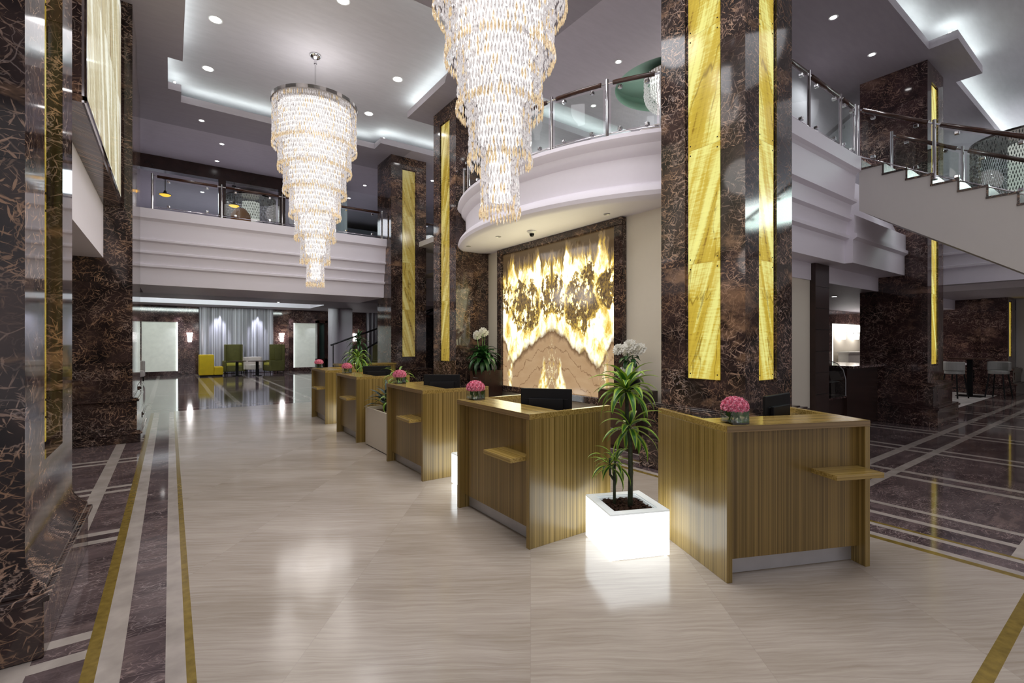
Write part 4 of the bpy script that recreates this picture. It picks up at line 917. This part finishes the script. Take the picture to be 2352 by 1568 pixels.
# small dracaena in far cube planter, tall plants behind the far desks
plant((3.0, 9.35, .32), 'bushy light green plant standing behind the farthest pink flowers', [(0, .02, 1.02, 34, .36, .034, -.5, 1.4, 1.7), (.1, -.1, .8, 20, .3, .03, -.4, 1.2, 1.7)], [LEAFM, LIME], 'striped_dracaena')
def pot(name, loc, label, r, h, mat):
    return tag(link(name, MB().lathe([(0, 0), (r*.8, 0), (r, h), (r*.9, h), (r*.85, h-.04), (0, h-.04)], (0, 0, 0), 24), mat, off=(0, 0, 0), smooth=False), label, 'pot')
p_ = pot('plant_pot', None, 'tall black pot behind the far desks holding the darkest plant', .17, .8, BLACK); p_.location = (3.62, 11.25, 0)
plant((3.62, 11.25, .76), 'tall dark green bushy plant behind the second-farthest desk', [(0, 0, .85, 26, .34, .05, -.3, 1.4, 1.5), (-.1, .05, .55, 26, .36, .05, -.5, 1.1, 1.6), (.1, -.05, .38, 24, .34, .05, -.6, 1.0, 1.6), (0, 0, 1.02, 12, .22, .04, .3, 1.5, 1.0)], [LEAFD, LEAFD])
# dark cabinets beside the feature panel
def cabinet(x0, y0, x1, y1, h, label):
    off = ((x0+x1)/2, (y0+y1)/2, 0); t = thing('back_cabinet', label, 'cabinet', off, 0, 'dark cabinets beside the onyx mural')
    link('carcass', MB().box(x0+.02, y0, .0, x1, y1, h), DARKWOOD, t, off=off, bevel=.003)
    n = 2
    for k in range(n):
        za, zb_ = .06+k*(h-.08)/n, .06+(k+1)*(h-.08)/n-.012
        dr = link('drawer', MB().box(x0, y0+.012, za, x0+.019, y1-.012, zb_), BROWNW, t, off=off)
        hd = link('handle', MB().tube([(x0-.025, (y0+y1)/2-.09, zb_-.14), (x0-.025, (y0+y1)/2+.09, zb_-.14)], .006, 8).box(x0-.025, (y0+y1)/2-.08, zb_-.144, x0, (y0+y1)/2-.072, zb_-.136).box(x0-.025, (y0+y1)/2+.072, zb_-.144, x0, (y0+y1)/2+.08, zb_-.136), STEEL, None); hd.parent = dr
        hd.data.transform(Matrix.Translation(-Vector(off)))
    return t
cabinet(5.53, 4.57, 6.03, 5.34, .90, 'dark brown cabinet behind the glowing planter plant, right of the mural')
cabinet(5.50, 8.70, 6.00, 9.27, 1.02, 'dark brown cabinet left of the onyx mural under a white-flowered plant')
def peace(loc, label, nb=6):
    t = thing('flowering_plant', label, 'plant', loc)
    link('pot', MB().lathe([(0, 0), (.10, 0), (.14, .1), (.12, .18), (.11, .18), (.10, .15), (0, .15)], (0, 0, 0), 20), BLACK, t, smooth=True)
    m = MB(); crown(m, (0, 0, .22), 46, .44, .10, (-.4, 1.35), 1.5, edge=False); crown(m, (0, 0, .34), 16, .30, .09, (.1, 1.2), 1.2, edge=False); link('foliage', m, [LEAFD, LEAFM], t, smooth=True)
    s = MB()
    fl = [(-.12, .04, .70), (-.02, -.02, .76), (.06, .02, .72), (-.07, .10, .66)]
    for (x, y, z) in fl: s.tube([(x*.2, y*.2, .15), (x*.7, y*.7, z*.6), (x, y, z-.02)], .006, 5)
    link('stems', s, STEM, t); base = None
    for q, (x, y, z) in enumerate(fl):
        if base is None: base = link('white_blossom', ruffle(MB(), (0, 0, 0), .085, 0, 5), [WPETAL, WPETAL], t); o = base
        else: o = base.copy(); COL.objects.link(o)
        o.parent = t; o.location = (x, y, z); o.rotation_euler = (0, -1.0, .3*q)
    return t
peace((5.66, 8.97, 1.02), 'bushy plant with white blossoms on the cabinet left of the mural').scale = (1.12, 1.12, 1.12)
t = thing('orchid_arrangement', 'white blossoms over a dark bowl on the cabinet right of the mural', 'flower arrangement', (5.66, 4.80, .90)); t.scale = (1.2, 1.2, 1.25)
link('bowl', MB().lathe([(0, 0), (.07, 0), (.13, .07), (.13, .13), (.10, .17), (.09, .17), (.1, .13), (0, .1)], (0, 0, 0), 20), BLACK, t, smooth=True)
link('stems', MB().tube([(0, 0, .1), (-.02, .02, .45)], .007, 6).tube([(.02, .0, .1), (.03, -.02, .43)], .007, 6).tube([(-.02, 0, .1), (-.05, .05, .42)], .007, 6), STEM, t)
m = MB(); crown(m, (0, 0, .40), 14, .16, .07, (-.6, .5), 1.0, edge=False); link('leaves', m, [LEAFD, LEAFD], t, smooth=True)
base = None
for (x, y, z, s_) in ((-.09, .10, .50, .8), (.0, 0, .54, .95), (.09, -.08, .50, .9), (.04, .06, .48, .8), (-.05, .06, .22, .8), (.05, -.05, .22, .9), (0, 0, .25, .8)):
    if base is None: base = link('white_blossom', ruffle(MB(), (0, 0, 0), .10, 0, 9), [WPETAL, WPETAL], t); o = base
    else: o = base.copy(); COL.objects.link(o)
    o.parent = t; o.location = (x, y, z); o.scale = (s_,)*3; o.rotation_euler = (.2, -1.0, 0)
# low wooden unit behind the far desks
t = thing('wooden_back_unit', 'low bamboo counter unit behind the farthest desks, before the gold-strip column', 'cabinet', (4.5, 12.6, 0))
link('carcass', MB().box(3.5, 12.4, 0, 5.0, 12.9, 1.03), BAMV, t, off=(4.5, 12.6, 0)); link('top', MB().box(3.48, 12.38, 1.03, 5.02, 12.92, 1.07), BAMT, t, off=(4.5, 12.6, 0))
# ================================================================= LOUNGE
LOUT = emis('lit_wall_panel_edge', (.9, 1, .97), 2.4); LPAN = plain('lit_cream_wall_panel', (.66, .66, .60), .5, emit=(.9, .95, .85), estr=.22)
for (x0, x1, zt, glow, lab) in ((-1.1, .30, 2.60, 'r', 'glowing cream wall panel in marble at the left of the lounge'), (5.55, 6.9, 2.68, 'l', 'glowing cream wall panel right of the green wing chair')):
    t = thing('lit_wall_panel', lab, 'wall panel', (x0, 28.6, 0))
    link('panel', MB().box(x0, 28.55, .20, x1, 28.6, zt), LPAN, t, off=(x0, 28.6, 0))
    gx = (x1-.05, x1) if glow == 'r' else (x0, x0+.05)
    link('light_edge', MB().box(gx[0], 28.5, .20, gx[1], 28.55, zt), LOUT, t, off=(x0, 28.6, 0))
    link('surround', MB().box(x0-.25, 28.42, 0, x0, 28.69, zt+.25).box(x1, 28.42, 0, x1+.25, 28.69, zt+.25).box(x0, 28.42, zt, x1, 28.69, zt+.25).box(x0, 28.45, 0, x1, 28.69, .20), MARBR, t, off=(x0, 28.6, 0))
m = MB(); n = 260; cols = []
CUR = bpy.data.materials.new('grey_curtain')
def curtain(x0, x1, y, z0, z1, label, n):
    m = MB(); vs = []; 
    for i in range(n+1):
        u = i/n; x = x0+(x1-x0)*u; yy = y+.045*sin(u*(x1-x0)*26)+.02*sin(u*(x1-x0)*11+1)
        vs += [(x, yy, z0), (x, yy, z1)]
    m.add(vs, [(2*i, 2*i+2, 2*i+3, 2*i+1) for i in range(n)])
    mt, nt, out = newmat('grey_striped_curtain'); pos = N(nt, 'NewGeometry').outputs['Position']
    s = noise(nt, VM(nt, 'MULTIPLY', pos, (13, .01, .01)), 1, 4, .8).outputs[0]
    finish(nt, out, ramp(nt, s, [(.36, (.20, .19, .20)), (.5, (.45, .44, .48)), (.60, (.75, .74, .80))]), .85)
    o = link('floor_length_curtain', m, mt, smooth=True, off=(0, 0, 0)); return tag(o, label, 'curtain')
curtain(1.17, 4.53, 28.45, .02, 3.38, 'floor-length grey striped curtain behind the lounge chairs', 260)
curtain(9.6, 12.0, 28.45, .02, 3.38, 'grey striped curtain seen right of the white column behind the handrails', 160)
SH = emis('sconce_glass', (1, .96, .95), 9)
def sconce(loc, label):
    t = thing('wall_sconce', label, 'wall lamp', loc)
    link('backplate', MB().box(-.05, .02, -.12, .05, .06, .12), CHROME, t); 
    link('upper_shade', MB().lathe([(.0, .24), (.13, .24), (.10, .02), (0, .02)], (0, -.06, 0), 16), SH, t); link('lower_shade', MB().lathe([(.0, -.02), (.10, -.02), (.08, -.22), (0, -.22)], (0, -.06, 0), 16), SH, t)
    light('POINT', (loc[0], loc[1]-.3, loc[2]), 5, (1, .96, .95), .12, name='sconce_glow'); return t
sconce((.79, 28.62, 1.85), 'lit wall sconce left of the curtain in the lounge'); sconce((4.98, 28.62, 1.87), 'lit wall sconce between curtain and right lit wall panel'); sconce((8.98, 28.62, 1.88), 'lit wall sconce right of the white round column')
# white column, dark frame
t = thing('white_pilaster', 'smooth white rounded column and panel at the right of the lounge', 'column', (7.2, 25.6, 0))
link('round_shaft', MB().cyl((7.02, 25.9), .28, 0, 3.39, 24), WHITE, t, smooth=False, off=(7.2, 25.6, 0)); link('flat_panel', MB().box(7.2, 25.9, 0, 8.0, 26.3, 3.39), WHITE, t, off=(7.2, 25.6, 0))
t = thing('dark_display_frame', 'dark timber display frame with dark green glass between lit panel and white column', 'display', (6.5, 26, 0))
link('frame', MB().box(6.22, 26.0, 0, 6.32, 26.4, 2.75).box(6.60, 26.0, 0, 6.72, 26.4, 2.75).box(6.22, 26.0, 2.62, 6.72, 26.4, 2.8).box(6.22, 26.0, 0, 6.72, 26.4, .75), DARKWOOD, t, off=(6.5, 26, 0))
link('back_glass', MB().box(6.32, 26.25, .75, 6.60, 26.3, 2.62), plain('dark_green_glass', (.06, .10, .09), .2), t, off=(6.5, 26, 0))
# seats
YEL = plain('yellow_fabric', (.72, .50, .01), .7); OLV = plain('olive_fabric', (.105, .098, .024), .8, var=.12); LIMEF = plain('lime_fabric', (.45, .42, .06), .8); CRMF = plain('cream_fabric', (.66, .60, .56), .8)
def wing(loc, rz, label):
    t = thing('wing_armchair', label, 'armchair', loc, rz, 'olive green wing armchairs')
    link('backrest', MB().box(-.40, .22, .25, .40, .36, 1.50), OLV, t, bevel=.03); 
    for s_ in (-1, 1): link('wing', MB().box(s_*.40-(.06 if s_ > 0 else 0), -.12, .68, s_*.40+(.06 if s_ < 0 else 0), .22, 1.50), OLV, t, bevel=.025); link('armrest', MB().box(s_*.42-.07, -.42, .14, s_*.42+.07, .30, .68), OLV, t, bevel=.03)
    link('seat', MB().box(-.35, -.42, .14, .35, .22, .42), OLV, t, bevel=.03); link('cushion', MB().box(-.34, -.41, .42, .34, .22, .56), LIMEF, t, bevel=.03)
    for s_ in (-1, 1):
        for y in (-.36, .28): link('leg', MB().cyl((s_*.38, y), .02, 0, .14, 8), BLACK, t)
    return t
wing((2.62, 27.9, 0), 0, 'olive wing armchair facing the camera in front of the curtain'); wing((4.42, 27.3, 0), -1.35, 'olive wing armchair seen from the side below the right sconce')
t = thing('poufe_chair', 'bright yellow block armchair at the left of the lounge group', 'armchair', (1.55, 26.9, 0), 0)
link('back_block', MB().box(-.46, -.4, .06, .14, .4, 1.02), YEL, t, bevel=.03); link('seat_block', MB().box(.14, -.4, .06, .52, .4, .44), YEL, t, bevel=.03); link('plinth', MB().box(-.42, -.36, 0, .48, .36, .06), BLACK, t)
t['label'] = 'bright yellow block armchair at the left of the lounge group'; t.name = 'block_armchair'
def tub(loc, rz, label):
    t = thing('tub_armchair', label, 'armchair', loc, rz, 'cream tub armchairs')
    a = []
    prof_o = [(.44*cos(q), .40*sin(q)) for q in [radians(-25+230*i/20) for i in range(21)]]; prof_i = [(.34*cos(q), .30*sin(q)) for q in [radians(-25+230*i/20) for i in range(21)]][::-1]
    link('shell', MB().prism(prof_o+prof_i, .22, .86), CRMF, t, bevel=.04); link('seat', MB().cyl((0, 0), .36, .22, .46, 20), CRMF, t, bevel=.02)
    for s_ in (-1, 1):
        for y in (-.2, .24): link('leg', MB().cyl((s_*.26, y), .022, 0, .22, 8), BLACK, t)
    return t
tub((3.43, 27.6, 0), 0, 'cream tub armchair behind the small lounge tables'); tub((-1.22, 24.5, 0), .8, 'cream tub armchair half hidden behind the left column')
def table(loc, label, r, h):
    t = thing('pedestal_table', label, 'table', loc, 0, 'small dark pedestal tables')
    link('table_top', MB().cyl((0, 0), r, h-.03, h, 28), BROWNW, t); link('pedestal', MB().box(-.06, -.06, .02, .06, .06, h-.03), BLACK, t); link('base', MB().cyl((0, 0), r*.5, 0, .02, 20), BLACK, t); return t
table((2.60, 26.2, 0), 'dark pedestal table before the olive armchair', .40, .72); table((3.42, 25.9, 0), 'dark pedestal table before the cream tub armchair', .40, .72)
wing((9.0, 24.0, 0), .3, 'olive wing armchair behind the far handrails'); 
t = thing('sloping_handrail', 'pair of dark sloping handrails rising right in front of the lounge sconce', 'handrail', (5.4, 20, 0))
def rr2(a, b): return MB().tube([a, b], .035, 8)
link('rail', rr2((5.3, 20, 1.50), (10.4, 20, 3.35)), BLACKM, t, off=(5.4, 20, 0)); link('rail', rr2((6.3, 19.2, 1.25), (10.4, 19.2, 3.55)), BLACKM, t, off=(5.4, 20, 0))
for (x, y, z) in ((5.4, 20, 1.53), (7.9, 20, 2.44), (6.4, 19.2, 1.3), (8.5, 19.2, 2.48)): link('post', MB().cyl((x, y), .02, 0, z, 8), BLACKM, t, off=(5.4, 20, 0))
# ================================================================= upper back mezzanine
AMBG = emis('amber_pendant_disc', (1, .50, .06), 1.6)
for (x, y, z, l) in ((-.13, 18.6, 6.30, 'black pendant lamp with amber disc, left one above the back balcony'), (1.72, 18.2, 6.17, 'black pendant lamp with amber disc, right one above the back balcony')):
    t = thing('pendant_lamp', l, 'pendant lamp', (x, y, z), 0, 'amber disc pendant lamps')
    link('cord', MB().cyl((0, 0), .012, .1, 6.82-z, 6).cyl((0, 0), .06, 6.78-z, 6.82-z, 12), BLACK, t); link('shade', MB().lathe([(.03, .12), (.05, .05), (.17, .0), (.16, -.01), (0, .02)], (0, 0, 0), 20), BLACK, t); link('amber_disc', MB().lathe([(0, -.012), (.155, -.012), (.10, -.05), (0, -.055)], (0, 0, 0), 20), AMBG, t)
for (x, l) in ((1.25, 'slim dark timber post behind the back balcony, left one'), (3.0, 'slim dark timber post behind the back balcony, beside the chandelier')):
    tag(link('timber_post', MB().box(x, 17.72, 4.72, x+.2, 17.92, 6.8), DARKWOOD), l, 'post')
struct('wall_mezzanine', MB().box(-3, 23.5, 4.72, 14.5, 23.6, 7.2), plain('mezzanine_blue_grey_wall', (.20, .22, .25), .5))
tag(link('lit_screen', MB().box(-.9, 23.38, 5.1, .0, 23.48, 6.3), plain('pale_lit_panel', (.7, .72, .8), .5, emit=(.85, .88, 1), estr=.5)), 'pale lit panel on the upper rear wall at the left', 'wall panel')
t = thing('round_white_column', 'pale blue-grey column behind the right end of the back balcony', 'column', (4.9, 17.4, 4.72)); link('shaft', MB().cyl((0, 0), .28, 0, 2.48, 20), paint('blue_grey_plaster', (.52, .60, .66), .5, False), t)
tag(link('counter_ledge', MB().box(.1, 19.0, 5.55, 1.5, 19.5, 5.62).box(.2, 19.1, 4.72, 1.4, 19.4, 5.55), BROWNW), 'dark counter behind the back balcony glass', 'counter')
tag(link('high_back_seat', MB().lathe([(0, 0), (.28, 0), (.30, .4), (.26, .8), (.12, .98), (0, 1.0)], (0, 0, 0), 20), plain('amber_leather', (.20, .075, .015), .5), smooth=True), 'amber high-backed seat behind the back balcony glass', 'seat').location = (1.75, 16.6, 4.72)
light('AREA', (2, 20.5, 6.7), 110, (.9, .92, 1), 3, 3, aim=(2, 20.5, 4), name='mezzanine_light')
# curved white banquettes above the round balcony
for (gx, gy, r, l, hh) in ((6.4, 7.9, .55, 'pale curved banquette behind the round balcony glass, left one', .78), (7.9, 5.75, .8, 'pale curved banquette behind the round balcony glass, beside the near column', .92)):
    o = tag(link('curved_banquette', MB().lathe([(r-.15, 0), (r, 0), (r, hh-.08), (r-.06, hh), (r-.12, hh-.06), (r-.15, .4)], (0, 0, 0), 24, pi*.5, pi*1.6), CRMF, smooth=True), l, 'sofa'); o.location = (gx, gy, 4.70)
light('POINT', (10.6, 7.0, 6.7), 60, (.95, .98, 1), .3, name='mezzanine_light'); light('POINT', (9.5, 11.5, 6.6), 60, (.95, .98, 1), .3, name='mezzanine_light')
light('SPOT', (10.6, 3.9, 7.1), 60, (.95, .98, 1), .2, spot=140, aim=(10.6, 4.2, 5), name='mezzanine_light')
# ================================================================= CAFE
t = thing('cafe_counter', 'dark red-brown timber bar counter with marble top at the cafe opening', 'counter', (10.4, 4.1, 0))
off = (10.4, 4.1, 0)
link('front', MB().box(10.3, 3.55, .0, 11.88, 4.3, 1.15).box(9.5, 3.60, 0, 10.3, 4.3, .60), DARKWOOD, t, off=off); link('marble_top', MB().box(10.2, 3.42, 1.15, 11.95, 4.4, 1.195).box(9.5, 4.0, 1.15, 10.2, 4.4, 1.195).box(9.5, 3.55, .60, 10.3, 4.3, .64), MARBR, t, off=off)
t = thing('glass_display_case', 'curved glass pastry display case on the cafe counter', 'display case', (9.6, 3.9, .64))
g = MB(); pts = [(3.52, .64), (3.52, .95), (3.56, 1.12), (3.66, 1.24), (3.82, 1.30), (4.0, 1.31)]
for a, b in zip(pts, pts[1:]): g.quad((9.5, a[0], a[1]), (10.15, a[0], a[1]), (10.15, b[0], b[1]), (9.5, b[0], b[1]))
link('curved_glass', g, GLASS, t, smooth=True, off=(9.6, 3.9, .64)); link('shelf', MB().box(9.52, 3.6, .90, 10.1, 4.0, .915), STEEL, t, off=(9.6, 3.9, .64)); link('steel_edge', MB().box(10.14, 3.52, .64, 10.16, 4.0, .66).tube([(10.15, p[0], p[1]) for p in pts], .008, 6), STEEL, t, off=(9.6, 3.9, .64))
sconce((18.9, 6.70, 1.95), 'lit wall sconce in the bright cafe niche, left one'); sconce((20.1, 6.70, 1.95), 'lit wall sconce in the bright cafe niche, right one')
tag(link('bar_back_unit', MB().box(18.4, 6.3, 0, 20.8, 6.6, 1.25).box(18.35, 6.25, 1.25, 20.85, 6.62, 1.30), plain('pale_bar_laminate', (.5, .46, .42), .4)), 'pale low unit below the sconces in the far cafe niche', 'counter')
light('POINT', (19.5, 5.6, 2.2), 14, (1, .96, .9), .2, name='cafe_light')
# bar tables and stools
def bar_table(loc, label, h=1.15):
    t = thing('bar_table', label, 'table', loc, 0, 'bar tables'); link('table_top', MB().box(-.42, -.42, h-.035, .42, .42, h), BROWNW, t, bevel=.005); link('pedestal', MB().box(-.06, -.06, .02, .06, .06, h-.035), BLACK, t); link('base', MB().box(-.28, -.28, 0, .28, .28, .02), BLACK, t); return t
bar_table((19.6, 3.55, 0), 'tall square bar table between two grey stools on the right')
def stool(loc, rz, label, col=None):
    t = thing('bar_stool', label, 'stool', loc, rz, 'grey upholstered bar stools'); g_ = plain('grey_leatherette', (.34, .34, .33), .5) if 'gl' not in globals() else gl
    pr_o = [(.26*cos(q), .25*sin(q)) for q in [radians(-10+200*i/14) for i in range(15)]]; pr_i = [(.21*cos(q), .20*sin(q)) for q in [radians(-10+200*i/14) for i in range(15)]][::-1]
    link('seat', MB().cyl((0, 0), .23, .70, .80, 20), g_, t, bevel=.02); link('backrest', MB().prism(pr_o+pr_i, .80, 1.06), g_, t, bevel=.02)
    for sx in (-1, 1):
        for sy in (-1, 1): link('leg', MB().tube([(sx*.15, sy*.15, .70), (sx*.22, sy*.22, .0)], .018, 6), BLACK, t)
    link('foot_ring', MB().box(-.2, -.21, .28, .2, -.19, .30).box(-.2, .19, .28, .2, .21, .30), BLACK, t); return t
stool((18.7, 3.72, 0), 1.2, 'grey bar stool left of the tall bar table'); stool((19.7, 2.95, 0), -1.8, 'grey bar stool right of the tall bar table')
wing((19.9, 1.75, 0), -1.2, 'olive wing armchair at the right edge beyond the far column')
table((18.6, 1.6, 0), 'dark pedestal table at the right edge of the photo', .4, .74); tub((21.3, 1.95, 0), -1, 'cream tub armchair at the right edge behind the table')
